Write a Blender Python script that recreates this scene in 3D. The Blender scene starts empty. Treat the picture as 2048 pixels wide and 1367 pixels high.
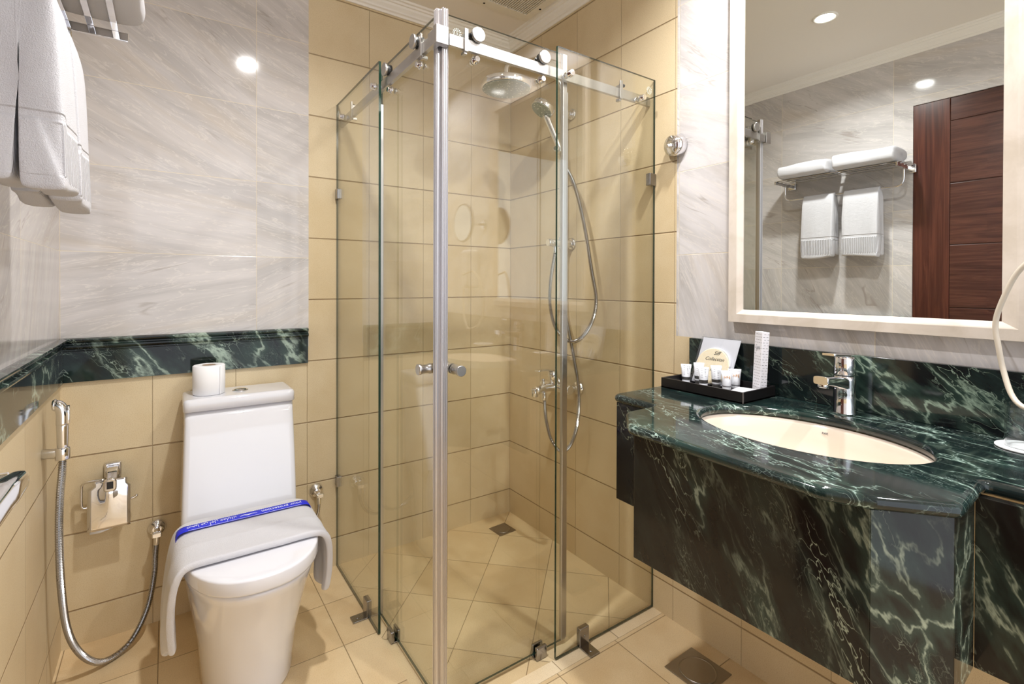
import bpy, bmesh, math, random
from mathutils import Vector, Matrix, noise as mnoise
PI = math.pi
random.seed(4)
S = bpy.context.scene
COL = S.collection

# ---------------------------------------------------------------- camera
FPX, YAW, PITCH, ROLL, CY = 997.957, 0.605584, 0.006287, 0.002746, 573.284
cam_d = bpy.data.cameras.new('camera')
cam = bpy.data.objects.new('camera', cam_d); COL.objects.link(cam)
cam_d.sensor_width = 36.0
cam_d.sensor_fit = 'HORIZONTAL'
cam_d.lens = FPX / 2048 * 36
cam_d.shift_y = -(683.5 - CY) / 2048
cam_d.clip_start = 0.02
def _cw(v):
    x, y, z = v
    c, s = math.cos(ROLL), math.sin(ROLL); x, y = c*x - s*y, s*x + c*y
    w = (x, -z, y)
    c, s = math.cos(PITCH), math.sin(PITCH); w = (w[0], c*w[1] + s*w[2], -s*w[1] + c*w[2])
    c, s = math.cos(YAW), math.sin(YAW); return (c*w[0] + s*w[1], -s*w[0] + c*w[1], w[2])
bx_, by_, bz_ = _cw((1, 0, 0)), _cw((0, 1, 0)), _cw((0, 0, 1))
cam.matrix_world = Matrix(((bx_[0], by_[0], bz_[0], -1.46885), (bx_[1], by_[1], bz_[1], -2.13860), (bx_[2], by_[2], bz_[2], 1.18647), (0, 0, 0, 1)))
S.camera = cam

# ---------------------------------------------------------------- world, exposure
w = bpy.data.worlds.new('world'); S.world = w; w.use_nodes = True
w.node_tree.nodes['Background'].inputs[0].default_value = (0.93, 0.97, 1.04, 1)
w.node_tree.nodes['Background'].inputs[1].default_value = 1.35  # added soft fill, enters through the open end of the room
S.view_settings.view_transform = 'Standard'
S.view_settings.look = 'None'
S.view_settings.exposure = 0.55
S.view_settings.gamma = 1.0
S.view_settings.use_curve_mapping = False
S.cycles.use_denoising = True
S.cycles.max_bounces = 14
S.cycles.diffuse_bounces = 6
S.cycles.glossy_bounces = 8
S.cycles.transparent_max_bounces = 24
S.cycles.sample_clamp_indirect = 6.0
S.cycles.caustics_reflective = False
S.cycles.caustics_refractive = False

CEIL = 2.43
WL = -1.75          # left wall
YF = -3.4           # open end behind the camera; no wall, so world light fills in
# (x, y, power, spot angle): the recessed ceiling lamps
LAMPS = [(-1.09, -1.05, 11, 150), (-0.28, -1.47, 10, 150), (-0.30, -2.35, 9, 155)]

# ---------------------------------------------------------------- materials
class NT:
    def __init__(s, name):
        s.m = bpy.data.materials.new(name); s.m.use_nodes = True
        s.t = s.m.node_tree; s.n = s.t.nodes
        s.b = s.n['Principled BSDF']; s.out = s.n['Material Output']
        s._pos = None
    def lk(s, a, b): s.t.links.new(a, b)
    def put(s, sock, v):
        if hasattr(v, 'is_output'): s.lk(v, sock)
        else:
            try: sock.default_value = v
            except Exception: sock.default_value = (v[0], v[1], v[2], 1.0)
    def math(s, op, a, b=0.0, c=0.0, clamp=False):
        k = s.n.new('ShaderNodeMath'); k.operation = op; k.use_clamp = clamp
        for i, v in enumerate((a, b, c)): s.put(k.inputs[i], v)
        return k.outputs[0]
    def vmath(s, op, a, b=(0, 0, 0)):
        k = s.n.new('ShaderNodeVectorMath'); k.operation = op
        s.put(k.inputs[0], a)
        if op == 'SCALE': s.put(k.inputs[3], b)
        else: s.put(k.inputs[1], b)
        return k.outputs['Value'] if op in ('DOT_PRODUCT', 'LENGTH') else k.outputs[0]
    def pos(s):
        if s._pos is None: s._pos = s.n.new('ShaderNodeNewGeometry').outputs['Position']
        return s._pos
    def objc(s): return s.n.new('ShaderNodeTexCoord').outputs['Object']
    def xyz(s, v=None):
        k = s.n.new('ShaderNodeSeparateXYZ'); s.lk(v or s.pos(), k.inputs[0]); return k.outputs
    def comb(s, x, y, z=0.0):
        k = s.n.new('ShaderNodeCombineXYZ')
        for i, v in enumerate((x, y, z)): s.put(k.inputs[i], v)
        return k.outputs[0]
    def mapping(s, v, rot=(0, 0, 0), scale=(1, 1, 1), loc=(0, 0, 0)):
        k = s.n.new('ShaderNodeMapping'); s.lk(v, k.inputs[0])
        for i, q in ((1, loc), (2, rot), (3, scale)): s.put(k.inputs[i], q)
        return k.outputs[0]
    def noise(s, v, scale, detail=3.0, rough=0.55, dist=0.0, color=False):
        k = s.n.new('ShaderNodeTexNoise'); s.put(k.inputs['Vector'], v)
        k.inputs['Scale'].default_value = scale; k.inputs['Detail'].default_value = detail
        k.inputs['Roughness'].default_value = rough; k.inputs['Distortion'].default_value = dist
        return k.outputs['Color' if color else 'Fac']
    def white(s, v):
        k = s.n.new('ShaderNodeTexWhiteNoise'); k.noise_dimensions = '3D'; s.lk(v, k.inputs['Vector']); return k.outputs['Value']
    def edge(s, v, scale):
        k = s.n.new('ShaderNodeTexVoronoi'); k.feature = 'DISTANCE_TO_EDGE'; s.put(k.inputs['Vector'], v)
        k.inputs['Scale'].default_value = scale; return k.outputs['Distance']
    def rng(s, v, a, b, c=0.0, d=1.0, smooth=True):
        k = s.n.new('ShaderNodeMapRange'); k.interpolation_type = 'SMOOTHSTEP' if smooth else 'LINEAR'
        for i, q in enumerate((v, a, b, c, d)): s.put(k.inputs[i], q)
        return k.outputs[0]
    def mix(s, f, a, b):
        k = s.n.new('ShaderNodeMix'); k.data_type = 'RGBA'
        s.put(k.inputs[0], f); s.put(k.inputs[6], a); s.put(k.inputs[7], b)
        return k.outputs[2]
    def bump(s, h, strength=1.0, dist=0.002):
        k = s.n.new('ShaderNodeBump'); k.inputs['Strength'].default_value = strength
        k.inputs['Distance'].default_value = dist; s.lk(h, k.inputs['Height'])
        s.lk(k.outputs[0], s.b.inputs['Normal']); return k
    def fin(s, col=None, rough=None, metal=None, spec=None, **kw):
        if col is not None: s.put(s.b.inputs['Base Color'], col)
        if rough is not None: s.put(s.b.inputs['Roughness'], rough)
        if metal is not None: s.put(s.b.inputs['Metallic'], metal)
        if spec is not None: s.put(s.b.inputs['Specular IOR Level'], spec)
        for k, v in kw.items(): s.put(s.b.inputs[k.replace('_', ' ')], v)
        return s.m
def C(r, g, b):          # sRGB 0-255 -> linear
    f = lambda c: (c/255/12.92) if c/255 <= 0.04045 else ((c/255 + 0.055)/1.055)**2.4
    return (f(r), f(g), f(b), 1.0)
def plain(name, col, rough=0.5, metal=0.0, spec=0.5, **kw):
    return NT(name).fin(col, rough, metal, spec, **kw)
def grid_dist(t, u, u0, P):
    f = t.math('FRACT', t.math('ADD', t.math('DIVIDE', t.math('SUBTRACT', u, u0), P), 0.5))
    return t.math('MULTIPLY', t.math('ABSOLUTE', t.math('SUBTRACT', f, 0.5)), P)
def grid_idx(t, u, u0, P):
    return t.math('FLOOR', t.math('DIVIDE', t.math('SUBTRACT', u, u0), P))

def beige_tile(name, axis, u0, P=0.255, z0=0.119, PZ=0.25, wv=0.0013, wh=0.0036, base=C(217, 200, 166), alt=C(207, 187, 149), rough=0.42, diag=False, floor=False):
    t = NT(name); o = t.xyz()
    if diag:
        u = t.math('MULTIPLY', t.math('SUBTRACT', o[0], o[1]), 0.70711)
        v = t.math('MULTIPLY', t.math('ADD', o[0], o[1]), 0.70711)
    elif floor: u, v = o[0], o[1]
    else: u, v = o[axis], o[2]
    du, dv = grid_dist(t, u, u0, P), grid_dist(t, v, z0, PZ)
    hu, hv = t.rng(du, 0.0004, wv), t.rng(dv, 0.0005, wh)
    h = t.math('MINIMUM', hu, hv)
    ridx = t.white(t.comb(grid_idx(t, u, u0, P), grid_idx(t, v, z0, PZ), 3.0))
    n1 = t.noise(t.pos(), 7.0, 4.0)
    n2 = t.noise(t.pos(), 420.0, 2.0)
    n3 = t.noise(t.pos(), 1300.0, 1.0)
    f = t.math('ADD', t.math('MULTIPLY', n1, 0.9), t.math('MULTIPLY', t.math('SUBTRACT', ridx, 0.5), 0.35))
    c = t.mix(t.rng(f, 0.25, 0.75), base, alt)
    c = t.mix(t.math('MULTIPLY', t.rng(n2, 0.48, 0.72), 0.42), c, C(172, 142, 102))
    c = t.mix(t.math('MULTIPLY', t.rng(n3, 0.5, 0.72), 0.26), c, C(245, 226, 190))
    gm = t.math('MAXIMUM', t.math('MULTIPLY', t.math('SUBTRACT', 1.0, hu), 0.62 if floor or diag else 0.45), t.math('MULTIPLY', t.math('SUBTRACT', 1.0, hv), 0.62 if floor or diag else 0.72))
    c = t.mix(gm, c, C(128, 100, 66))
    hh = t.math('ADD', h, t.math('MULTIPLY', n2, 0.07))
    t.bump(hh, 0.75, 0.003)
    return t.fin(c, rough, 0.0, 0.35)

def white_marble(name, axis, u0, P, z0=1.0, PZ=0.288, seed=0.0, tilt=0.42, base=C(210, 205, 203)):
    t = NT(name); o = t.xyz(); u, v = o[axis], o[2]
    du, dv = grid_dist(t, u, u0, P), grid_dist(t, v, z0, PZ)
    h = t.math('MINIMUM', t.rng(du, 0.0005, 0.0014), t.rng(dv, 0.0005, 0.0014))
    iu, iv = grid_idx(t, u, u0, P), grid_idx(t, v, z0, PZ)
    r = t.white(t.comb(iu, iv, 1.0 + seed)); r2 = t.white(t.comb(iu, iv, 9.0 + seed))
    ang = t.math('ADD', -tilt, t.math('MULTIPLY', t.math('SUBTRACT', r, 0.5), 0.55))
    ang = t.math('ADD', ang, t.math('MULTIPLY', t.math('LESS_THAN', v, z0 + PZ), 0.62))      # the lowest course is laid the other way
    ca, sa = t.math('COSINE', ang), t.math('SINE', ang)
    a = t.math('ADD', t.math('MULTIPLY', u, ca), t.math('MULTIPLY', v, sa))
    b = t.math('SUBTRACT', t.math('MULTIPLY', v, ca), t.math('MULTIPLY', u, sa))
    q = t.comb(t.math('MULTIPLY', a, 1.5), t.math('ADD', t.math('MULTIPLY', b, 11.0), t.math('MULTIPLY', r, 40.0)), t.math('MULTIPLY', r2, 20.0))
    n1 = t.noise(q, 1.0, 6.0, 0.62, 0.5)
    n2 = t.noise(t.vmath('SCALE', q, 2.6), 1.0, 5.0, 0.6, 0.8)
    n3 = t.noise(t.vmath('ADD', q, (11.0, 3.0, 5.0)), 0.55, 4.0, 0.6, 0.9)
    c = t.mix(t.rng(n1, 0.36, 0.72), base, C(184, 180, 178))
    c = t.mix(t.math('MULTIPLY', t.rng(n3, 0.50, 0.74), 0.5), c, C(200, 187, 170))
    c = t.mix(t.math('MULTIPLY', t.rng(t.math('ABSOLUTE', t.math('SUBTRACT', n2, 0.5)), 0.0, 0.022, 1.0, 0.0), 0.45), c, C(230, 224, 217))
    vn = t.math('MULTIPLY', t.rng(t.math('ABSOLUTE', t.math('SUBTRACT', n3, 0.47)), 0.0, 0.012, 1.0, 0.0), t.rng(t.noise(t.pos(), 5.0, 2.0), 0.5, 0.65))
    c = t.mix(t.math('MULTIPLY', vn, 0.5), c, C(150, 138, 128))
    c = t.mix(t.math('MULTIPLY', t.math('SUBTRACT', 1.0, h), 0.85), c, C(232, 220, 196))
    t.bump(h, 0.35, 0.0015)
    return t.fin(c, 0.08, 0.0, 0.45)

def green_marble(name, rot=(0, 0, 0), scale=(1, 1, 1), dark=C(19, 27, 27), mid=C(34, 58, 54), vein=C(176, 196, 180), vs=5.0, warp=0.35, thick=0.035, amt=0.8, thr=0.46, fine=1.0, spec=0.5):
    t = NT(name)
    p0 = t.mapping(t.mapping(t.pos(), rot), (0, 0, 0), scale)
    wn = t.noise(p0, 3.2, 4.0, 0.6, 0.0, True)
    p = t.vmath('ADD', p0, t.vmath('SCALE', t.vmath('SUBTRACT', wn, (0.5, 0.5, 0.5)), warp))
    wn2 = t.noise(p0, 16.0, 4.0, 0.65, 0.0, True)
    p = t.vmath('ADD', p, t.vmath('SCALE', t.vmath('SUBTRACT', wn2, (0.5, 0.5, 0.5)), warp*0.22))
    e1 = t.edge(p, vs)
    m1 = t.rng(t.noise(p0, 4.0, 3.0), thr, thr + 0.2)
    ragg = t.rng(t.noise(p, 38.0, 4.0, 0.7), 0.3, 0.6)
    v1 = t.math('MULTIPLY', t.math('MULTIPLY', t.rng(e1, 0.0, thick, 1.0, 0.0), m1), ragg)
    e2 = t.edge(t.vmath('ADD', p, (3.3, 1.2, 7.1)), vs*2.7)
    m2 = t.rng(t.noise(t.vmath('ADD', p0, (5.0, 2.0, 1.0)), 6.0, 3.0), 0.5, 0.64)
    v2 = t.math('MULTIPLY', t.math('MULTIPLY', t.rng(e2, 0.0, 0.028, 1.0, 0.0), m2), 0.75*fine)
    e3 = t.edge(t.vmath('ADD', p, (1.1, 8.2, 2.3)), vs*7.0)
    m3 = t.rng(t.noise(t.vmath('ADD', p0, (9.0, 4.0, 3.0)), 5.0, 3.0), 0.52, 0.68)
    v3 = t.math('MULTIPLY', t.math('MULTIPLY', t.rng(e3, 0.0, 0.04, 1.0, 0.0), m3), 0.3*fine)
    halo = t.math('MULTIPLY', t.rng(e1, 0.0, thick*5, 1.0, 0.0), m1)
    cl = t.noise(p, 5.0, 6.0, 0.65)
    c = t.mix(t.rng(cl, 0.42, 0.72), dark, mid)
    c = t.mix(t.math('MULTIPLY', halo, 0.30), c, C(84, 112, 98))
    c = t.mix(t.math('MULTIPLY', t.math('MAXIMUM', t.math('MAXIMUM', v1, v2), v3), amt), c, vein)
    return t.fin(c, 0.07, 0.0, spec)

M = {}
M['tile_back'] = beige_tile('beige_tile_back', 0, -0.2345)
M['tile_side'] = beige_tile('beige_tile_side', 1, -0.2555)
M['tile_left'] = beige_tile('beige_tile_left', 1, -0.228, PZ=0.25, base=C(213, 196, 162), alt=C(204, 184, 148))
M['floor'] = beige_tile('floor_tile', 0, -0.992, P=0.25, z0=-0.238, PZ=0.25, wv=0.0018, wh=0.0018, floor=True, base=C(228, 205, 165), alt=C(214, 186, 142), rough=0.34)
M['floor_shower'] = beige_tile('shower_floor_tile', 0, 0.0, P=0.25, z0=-0.495, PZ=0.25, wv=0.0018, wh=0.0018, diag=True, base=C(226, 205, 164), alt=C(212, 186, 142), rough=0.36)
M['floor_strip'] = beige_tile('floor_border_tile', 0, -0.223, P=0.25, z0=-0.975, PZ=1.0, wv=0.0018, wh=0.0018, floor=True, base=C(240, 222, 190), alt=C(230, 208, 170), rough=0.34)
M['marble_back'] = white_marble('white_marble_back', 0, -1.184, 0.566, seed=1)
M['marble_left'] = white_marble('white_marble_left', 1, -0.52, 0.585, seed=4, tilt=-0.42)
M['marble_right'] = white_marble('white_marble_right', 1, -1.039, 0.587, seed=7, tilt=-0.5, base=C(218, 215, 216))
M['green_band'] = green_marble('green_marble_band', (0.0, 0.75, 0.0), (1.3, 1.0, 0.55), vs=6.5, thick=0.07, thr=0.40, amt=0.95, dark=C(14, 19, 20), mid=C(30, 46, 43), spec=0.32)
M['green_top'] = green_marble('green_marble_counter', (0, 0, 0.22), (2.0, 0.62, 1.0), dark=C(18, 28, 28), mid=C(32, 55, 51), vein=C(190, 214, 202), vs=8.0, warp=0.36, thick=0.024, amt=0.85, thr=0.46, fine=1.2)
M['green_splash'] = green_marble('green_marble_splash', (0.927, 0.0, 0.0), (1, 1.5, 0.5), dark=C(17, 22, 24), mid=C(32, 48, 46), vein=C(164, 186, 166), vs=7.5, thick=0.05, thr=0.46, warp=0.42)
M['green_skirt'] = green_marble('green_marble_skirt', (0.46, 0, 0.0), (1, 1.35, 0.42), dark=C(27, 23, 21), mid=C(37, 39, 35), vein=C(170, 180, 158), vs=9.0, warp=0.40, thick=0.05, amt=0.9, thr=0.42, fine=1.15, spec=0.3)
t = NT('cream_marble'); n1 = t.noise(t.pos(), 9.0, 6.0, 0.62, 0.6)
M['cream'] = t.fin(t.mix(t.rng(n1, 0.35, 0.7), C(222, 212, 201), C(206, 195, 181)), 0.16, 0.0, 0.45)
M['porcelain'] = plain('white_porcelain', C(222, 222, 227), 0.06, 0, 0.6, Coat_Weight=0.3)
M['biscuit'] = plain('biscuit_ceramic', C(230, 218, 204), 0.08, 0, 0.55)
M['chrome'] = plain('polished_chrome', (0.82, 0.82, 0.84, 1), 0.04, 1.0)
M['satin'] = plain('satin_aluminium', (0.60, 0.585, 0.60, 1), 0.28, 1.0)
M['brushed'] = plain('brushed_steel', (0.52, 0.505, 0.49, 1), 0.30, 1.0)
M['clip'] = plain('grey_steel_clip', (0.36, 0.35, 0.35, 1), 0.2, 1.0)
M['black'] = plain('black_rubber', (0.012, 0.012, 0.013, 1), 0.4)
M['hose'] = plain('hose_steel', (0.46, 0.445, 0.435, 1), 0.16, 1.0)
M['drain'] = plain('drain_steel', (0.33, 0.30, 0.27, 1), 0.28, 1.0)
M['ceiling'] = plain('ceiling_paint', C(240, 234, 224), 0.75, 0, 0.2)
M['crown'] = plain('crown_plaster', C(244, 240, 232), 0.6, 0, 0.3)
M['vent'] = plain('vent_plastic', C(232, 225, 208), 0.5)
M['ventdark'] = plain('vent_dark', C(14, 12, 10), 0.9)
M['paper'] = plain('tissue_paper', C(244, 244, 246), 0.9, 0, 0.15)
M['card'] = plain('grey_card', C(160, 140, 120), 0.9, 0, 0.1)
M['blue'] = plain('blue_paper', C(34, 44, 205), 0.5, 0, 0.3)
M['ink_white'] = plain('white_ink', C(232, 234, 250), 0.6)
M['ink_black'] = plain('black_ink', C(30, 28, 30), 0.6)
M['ink_gold'] = plain('gold_ink', C(196, 134, 24), 0.5)
M['ink_grey'] = plain('grey_ink', C(84, 86, 92), 0.6)
M['tube'] = plain('white_plastic', C(222, 224, 229), 0.3, 0, 0.5)
M['tube_dark'] = plain('dark_cap_plastic', C(58, 56, 54), 0.4)
M['tray'] = plain('black_leather', C(20, 17, 18), 0.34, 0, 0.5)
M['stitch'] = plain('grey_stitch', C(110, 104, 102), 0.7)
M['cord'] = plain('cream_cable', C(206, 196, 180), 0.4)
M['box'] = plain('printed_carton', C(236, 235, 241), 0.5)
M['navy'] = plain('navy_plastic', C(40, 40, 84), 0.3)
M['coaster'] = plain('white_coaster', C(240, 240, 242), 0.8)
t = NT('loofah_fibre'); o = t.objc(); e = t.edge(o, 420.0)
M['loofah'] = t.fin(t.mix(t.rng(e, 0.0, 0.25), C(243, 224, 180), C(250, 242, 222)), 0.85, 0, 0.2)
t = NT('mahogany_stile'); g = t.noise(t.mapping(t.pos(), (0, 0, 0), (14, 22, 1.2)), 1.6, 6.0, 0.6, 1.2); g2 = t.noise(t.mapping(t.pos(), (0, 0, 0), (60, 140, 3)), 1.0, 3.0)
M['wood_v'] = t.fin(t.mix(t.math('MULTIPLY', t.rng(g2, 0.45, 0.7), 0.5), t.mix(t.rng(g, 0.3, 0.7), C(98, 55, 42), C(68, 36, 28)), C(50, 26, 21)), 0.25, 0, 0.45)
t = NT('mahogany_panel'); g = t.noise(t.mapping(t.pos(), (0, 0, 0), (14, 2.0, 22)), 1.6, 6.0, 0.6, 1.4); g2 = t.noise(t.mapping(t.pos(), (0, 0, 0), (60, 4, 150)), 1.0, 3.0)
M['wood_h'] = t.fin(t.mix(t.math('MULTIPLY', t.rng(g2, 0.45, 0.7), 0.5), t.mix(t.rng(g, 0.3, 0.7), C(92, 56, 45), C(66, 38, 31)), C(50, 28, 23)), 0.25, 0, 0.45)
def terry(name, rib_axis=None, rib_z=None):
    t = NT(name); n = t.noise(t.pos(), 520.0, 3.0, 0.75); n2 = t.noise(t.pos(), 70.0, 4.0)
    h = t.math('ADD', n, t.math('MULTIPLY', n2, 0.6))
    if rib_z:
        o = t.xyz(); wv = t.math('SINE', t.math('MULTIPLY', o[rib_axis], 2*PI/0.0085))
        inside = t.math('MULTIPLY', t.rng(o[2], rib_z[0], rib_z[0] + 0.004), t.rng(o[2], rib_z[1], rib_z[1] + 0.004, 1.0, 0.0))
        edge = t.rng(t.math('ABSOLUTE', t.math('SUBTRACT', o[2], rib_z[1] + 0.012)), 0.004, 0.008, -1.6, 0.0)
        h = t.math('ADD', t.math('ADD', h, t.math('MULTIPLY', t.math('MULTIPLY', wv, inside), 1.3)), edge)
    t.bump(h, 0.85, 0.0034)
    return t.fin(C(222, 221, 225), 0.95, 0, 0.1, Sheen_Weight=0.25)
M['towel'] = terry('white_terry')
M['towel_rib'] = terry('white_terry_ribbed', 1, (1.352, 1.435))
# clear glass: Schlick reflection over a tinted see-through body
def glass(name, tint, r0=0.042):
    t = NT(name); t.n.remove(t.b)
    g = t.n.new('ShaderNodeNewGeometry')
    d = t.math('ABSOLUTE', t.vmath('DOT_PRODUCT', g.outputs['Normal'], g.outputs['Incoming']))
    fr = t.math('ADD', r0, t.math('MULTIPLY', 1 - r0, t.math('POWER', t.math('SUBTRACT', 1.0, d), 5.0)))
    tr = t.n.new('ShaderNodeBsdfTransparent'); tr.inputs[0].default_value = tint
    gl = t.n.new('ShaderNodeBsdfGlossy'); gl.inputs['Roughness'].default_value = 0.0
    mx = t.n.new('ShaderNodeMixShader'); t.lk(fr, mx.inputs[0]); t.lk(tr.outputs[0], mx.inputs[1]); t.lk(gl.outputs[0], mx.inputs[2])
    t.lk(mx.outputs[0], t.out.inputs[0]); return t.m
M['glass'] = glass('shower_glass', (0.990, 0.995, 0.970, 1), 0.075)
M['tumbler'] = glass('clear_tumbler_glass', (0.95, 0.965, 0.965, 1), 0.05)
M['film'] = glass('clear_plastic_film', (0.95, 0.955, 0.97, 1), 0.10)
M['glass_edge'] = plain('green_glass_edge', C(22, 52, 40), 0.12, 0, 0.6)
M['etch'] = plain('etched_mark', C(206, 214, 206), 0.7)
M['mirror'] = plain('silvered_glass', (0.77, 0.80, 0.78, 1), 0.0, 1.0)
def emit(name, col, st):
    t = NT(name); t.n.remove(t.b); e = t.n.new('ShaderNodeEmission')
    e.inputs[0].default_value = col; e.inputs[1].default_value = st; t.lk(e.outputs[0], t.out.inputs[0]); return t.m
M['lamp'] = emit('lamp_glow', (1, 0.96, 0.9, 1), 40.0)

# ---------------------------------------------------------------- helpers
def new(): return bmesh.new()
def box(bm, x0, x1, y0, y1, z0, z1, mi=0, bev=0.0, seg=2):
    vs = [bm.verts.new((x, y, z)) for x in (x0, x1) for y in (y0, y1) for z in (z0, z1)]
    idx = [(0, 1, 3, 2), (4, 6, 7, 5), (0, 4, 5, 1), (2, 3, 7, 6), (0, 2, 6, 4), (1, 5, 7, 3)]
    fs = [bm.faces.new([vs[i] for i in f]) for f in idx]
    for f in fs: f.material_index = mi
    if bev > 0:
        es = list({e for f in fs for e in f.edges})
        bmesh.ops.bevel(bm, geom=es, offset=bev, segments=seg, affect='EDGES', profile=0.5)
    return fs
def rings(bm, loops, closed=True, cap0=True, cap1=True, mi=0, smooth=True):
    vv = [[bm.verts.new(p) for p in lp] for lp in loops]
    n = len(vv[0]); out = []
    for a, b in zip(vv[:-1], vv[1:]):
        for i in range(n if closed else n - 1):
            j = (i + 1) % n
            f = bm.faces.new((a[i], a[j], b[j], b[i])); f.smooth = smooth; f.material_index = mi; out.append(f)
    if cap0 and n > 2: f = bm.faces.new(vv[0][::-1]); f.material_index = mi
    if cap1 and n > 2: f = bm.faces.new(vv[-1]); f.material_index = mi
    return vv
def basis(axis):
    a = Vector(axis).normalized(); u = a.orthogonal().normalized(); return a, u, a.cross(u)
def lathe(bm, origin, axis, prof, seg=28, mi=0, cap0=True, cap1=True):
    a, u, v = basis(axis); o = Vector(origin)
    rings(bm, [[o + a*h + (u*math.cos(2*PI*k/seg) + v*math.sin(2*PI*k/seg))*max(r, 1e-5) for k in range(seg)] for r, h in prof], True, cap0, cap1, mi)
def cyl(bm, p0, p1, r, seg=24, bev=0.0, mi=0):
    p0, p1 = Vector(p0), Vector(p1); L = (p1 - p0).length; b = min(bev, L*0.45, r*0.6)
    pr = [(r, 0), (r, L)] if b <= 0 else [(r - b, 0), (r - b*0.3, b*0.3), (r, b), (r, L - b), (r - b*0.3, L - b*0.3), (r - b, L)]
    lathe(bm, p0, p1 - p0, pr, seg, mi)
def catmull(pts, step):
    P = [Vector(p) for p in pts]; P = [P[0]*2 - P[1]] + P + [P[-1]*2 - P[-2]]; out = []
    for i in range(1, len(P) - 2):
        a, b, c, d = P[i-1:i+3]; n = max(2, int((c - b).length/step))
        for k in range(n):
            t = k/n; out.append(0.5*((2*b) + (c - a)*t + (2*a - 5*b + 4*c - d)*t*t + (3*b - a - 3*c + d)*t**3))
    out.append(P[-2]); return out
def tube(bm, pts, r, seg=12, mi=0, cap=True):
    P = [Vector(p) for p in pts]; n = len(P); lo = []; u = None
    for i in range(n):
        tg = (P[min(i+1, n-1)] - P[max(i-1, 0)]).normalized()
        if u is None: u = tg.orthogonal().normalized()
        u = (u - tg*u.dot(tg)).normalized(); v = tg.cross(u)
        rr = r[i] if isinstance(r, (list, tuple)) else r
        lo.append([P[i] + (u*math.cos(2*PI*k/seg) + v*math.sin(2*PI*k/seg))*rr for k in range(seg)])
    rings(bm, lo, True, cap, cap, mi)
def ribbed(bm, pts, r, pitch=0.0048):
    P = catmull(pts, 0.01); Q = [P[0]]; acc = 0.0; st = pitch/2
    L = [0.0]
    for a, b in zip(P[:-1], P[1:]): L.append(L[-1] + (b - a).length)
    n = int(L[-1]/st); Q = []; j = 0
    for k in range(n + 1):
        s = k*st
        while j < len(L) - 2 and L[j+1] < s: j += 1
        f = (s - L[j])/max(L[j+1] - L[j], 1e-9); Q.append(P[j].lerp(P[j+1], min(max(f, 0), 1)))
    tube(bm, Q, [r if k % 2 else r*0.74 for k in range(len(Q))], 14)
    for f in bm.faces: f.smooth = False
def offset_poly(pts, d):      # CCW, d > 0 goes inward
    n = len(pts); out = []
    for i in range(n):
        p0, p1, p2 = Vector(pts[i-1]), Vector(pts[i]), Vector(pts[(i+1) % n])
        e1, e2 = (p1 - p0).normalized(), (p2 - p1).normalized()
        n1, n2 = Vector((-e1.y, e1.x)), Vector((-e2.y, e2.x))
        k = n1 + n2; den = 1 + n1.dot(n2)
        out.append(p1 + k*(d/max(den, 0.25)))
    return out
def fillet(pts, r, seg=5):
    n = len(pts); out = []
    for i in range(n):
        ri = r[i] if isinstance(r, (list, tuple)) else r
        p0, p1, p2 = Vector(pts[i-1]), Vector(pts[i]), Vector(pts[(i+1) % n])
        if ri <= 0: out.append(p1); continue
        a, b = (p0 - p1), (p2 - p1); la, lb = a.length, b.length; a.normalize(); b.normalize()
        ang = a.angle(b); tt = min(ri/math.tan(ang/2), la*0.45, lb*0.45)
        A, B = p1 + a*tt, p1 + b*tt
        for k in range(seg + 1):
            s = k/seg; out.append(A*(1-s)**2 + p1*2*s*(1-s) + B*s*s)
    return out
def slab_round(bm, outer, hole, zt, r, n=6, mi=0):
    th = [PI/2 - PI*k/n for k in range(n + 1)]
    o = rings(bm, [[(*p, zt - r + r*math.sin(a)) for p in offset_poly(outer, r*(1 - math.cos(a)))] for a in th], True, False, False, mi)
    loops = [o]
    if hole:
        loops.append(rings(bm, [[(*p, zt - r + r*math.sin(a)) for p in offset_poly(hole, -r*(1 - math.cos(a)))] for a in th], True, False, False, mi))
    for k in (0, -1):
        es = []
        for lp in loops:
            L = lp[k]
            for i in range(len(L)): es.append(bm.edges.get((L[i], L[(i+1) % len(L)])))
        bmesh.ops.triangle_fill(bm, use_beauty=True, use_dissolve=False, edges=es)
def rrect(x0, x1, y0, y1, r, seg=5): return fillet([(x0, y0), (x1, y0), (x1, y1), (x0, y1)], r, seg)
def obj(name, bm, mats, parent=None, smooth=None, recalc=True, mods=()):
    if recalc: bmesh.ops.recalc_face_normals(bm, faces=bm.faces[:])
    if smooth is not None:
        for f in bm.faces: f.smooth = smooth
    me = bpy.data.meshes.new(name)
    lo = Vector((1e9,)*3); hi = -lo
    for v in bm.verts:
        for i in range(3): lo[i] = min(lo[i], v.co[i]); hi[i] = max(hi[i], v.co[i])
    c = (lo + hi)/2
    bmesh.ops.translate(bm, vec=-c, verts=bm.verts[:])
    bm.to_mesh(me); bm.free()
    for m in (mats if isinstance(mats, (list, tuple)) else [mats]): me.materials.append(M[m] if isinstance(m, str) else m)
    o = bpy.data.objects.new(name, me); COL.objects.link(o)
    pw = Vector(parent['_w']) if parent else Vector((0, 0, 0))
    o.location = c - pw; o['_w'] = list(c)
    if parent: o.parent = parent
    for k in mods:
        md = o.modifiers.new(k[0], k[0])
        for a, b in k[1].items(): setattr(md, a, b)
    return o
def tag(o, label, cat=None, group=None, kind=None):
    if label: o['label'] = label
    if cat: o['category'] = cat
    if group: o['group'] = group
    if kind: o['kind'] = kind
    return o
def thing(name, label, cat, loc, group=None):
    o = bpy.data.objects.new(name, None); COL.objects.link(o); o.location = loc; o['_w'] = list(loc)
    o.empty_display_size = 0.03
    return tag(o, label, cat, group)
def struct(o): o['kind'] = 'structure'; return o
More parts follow.
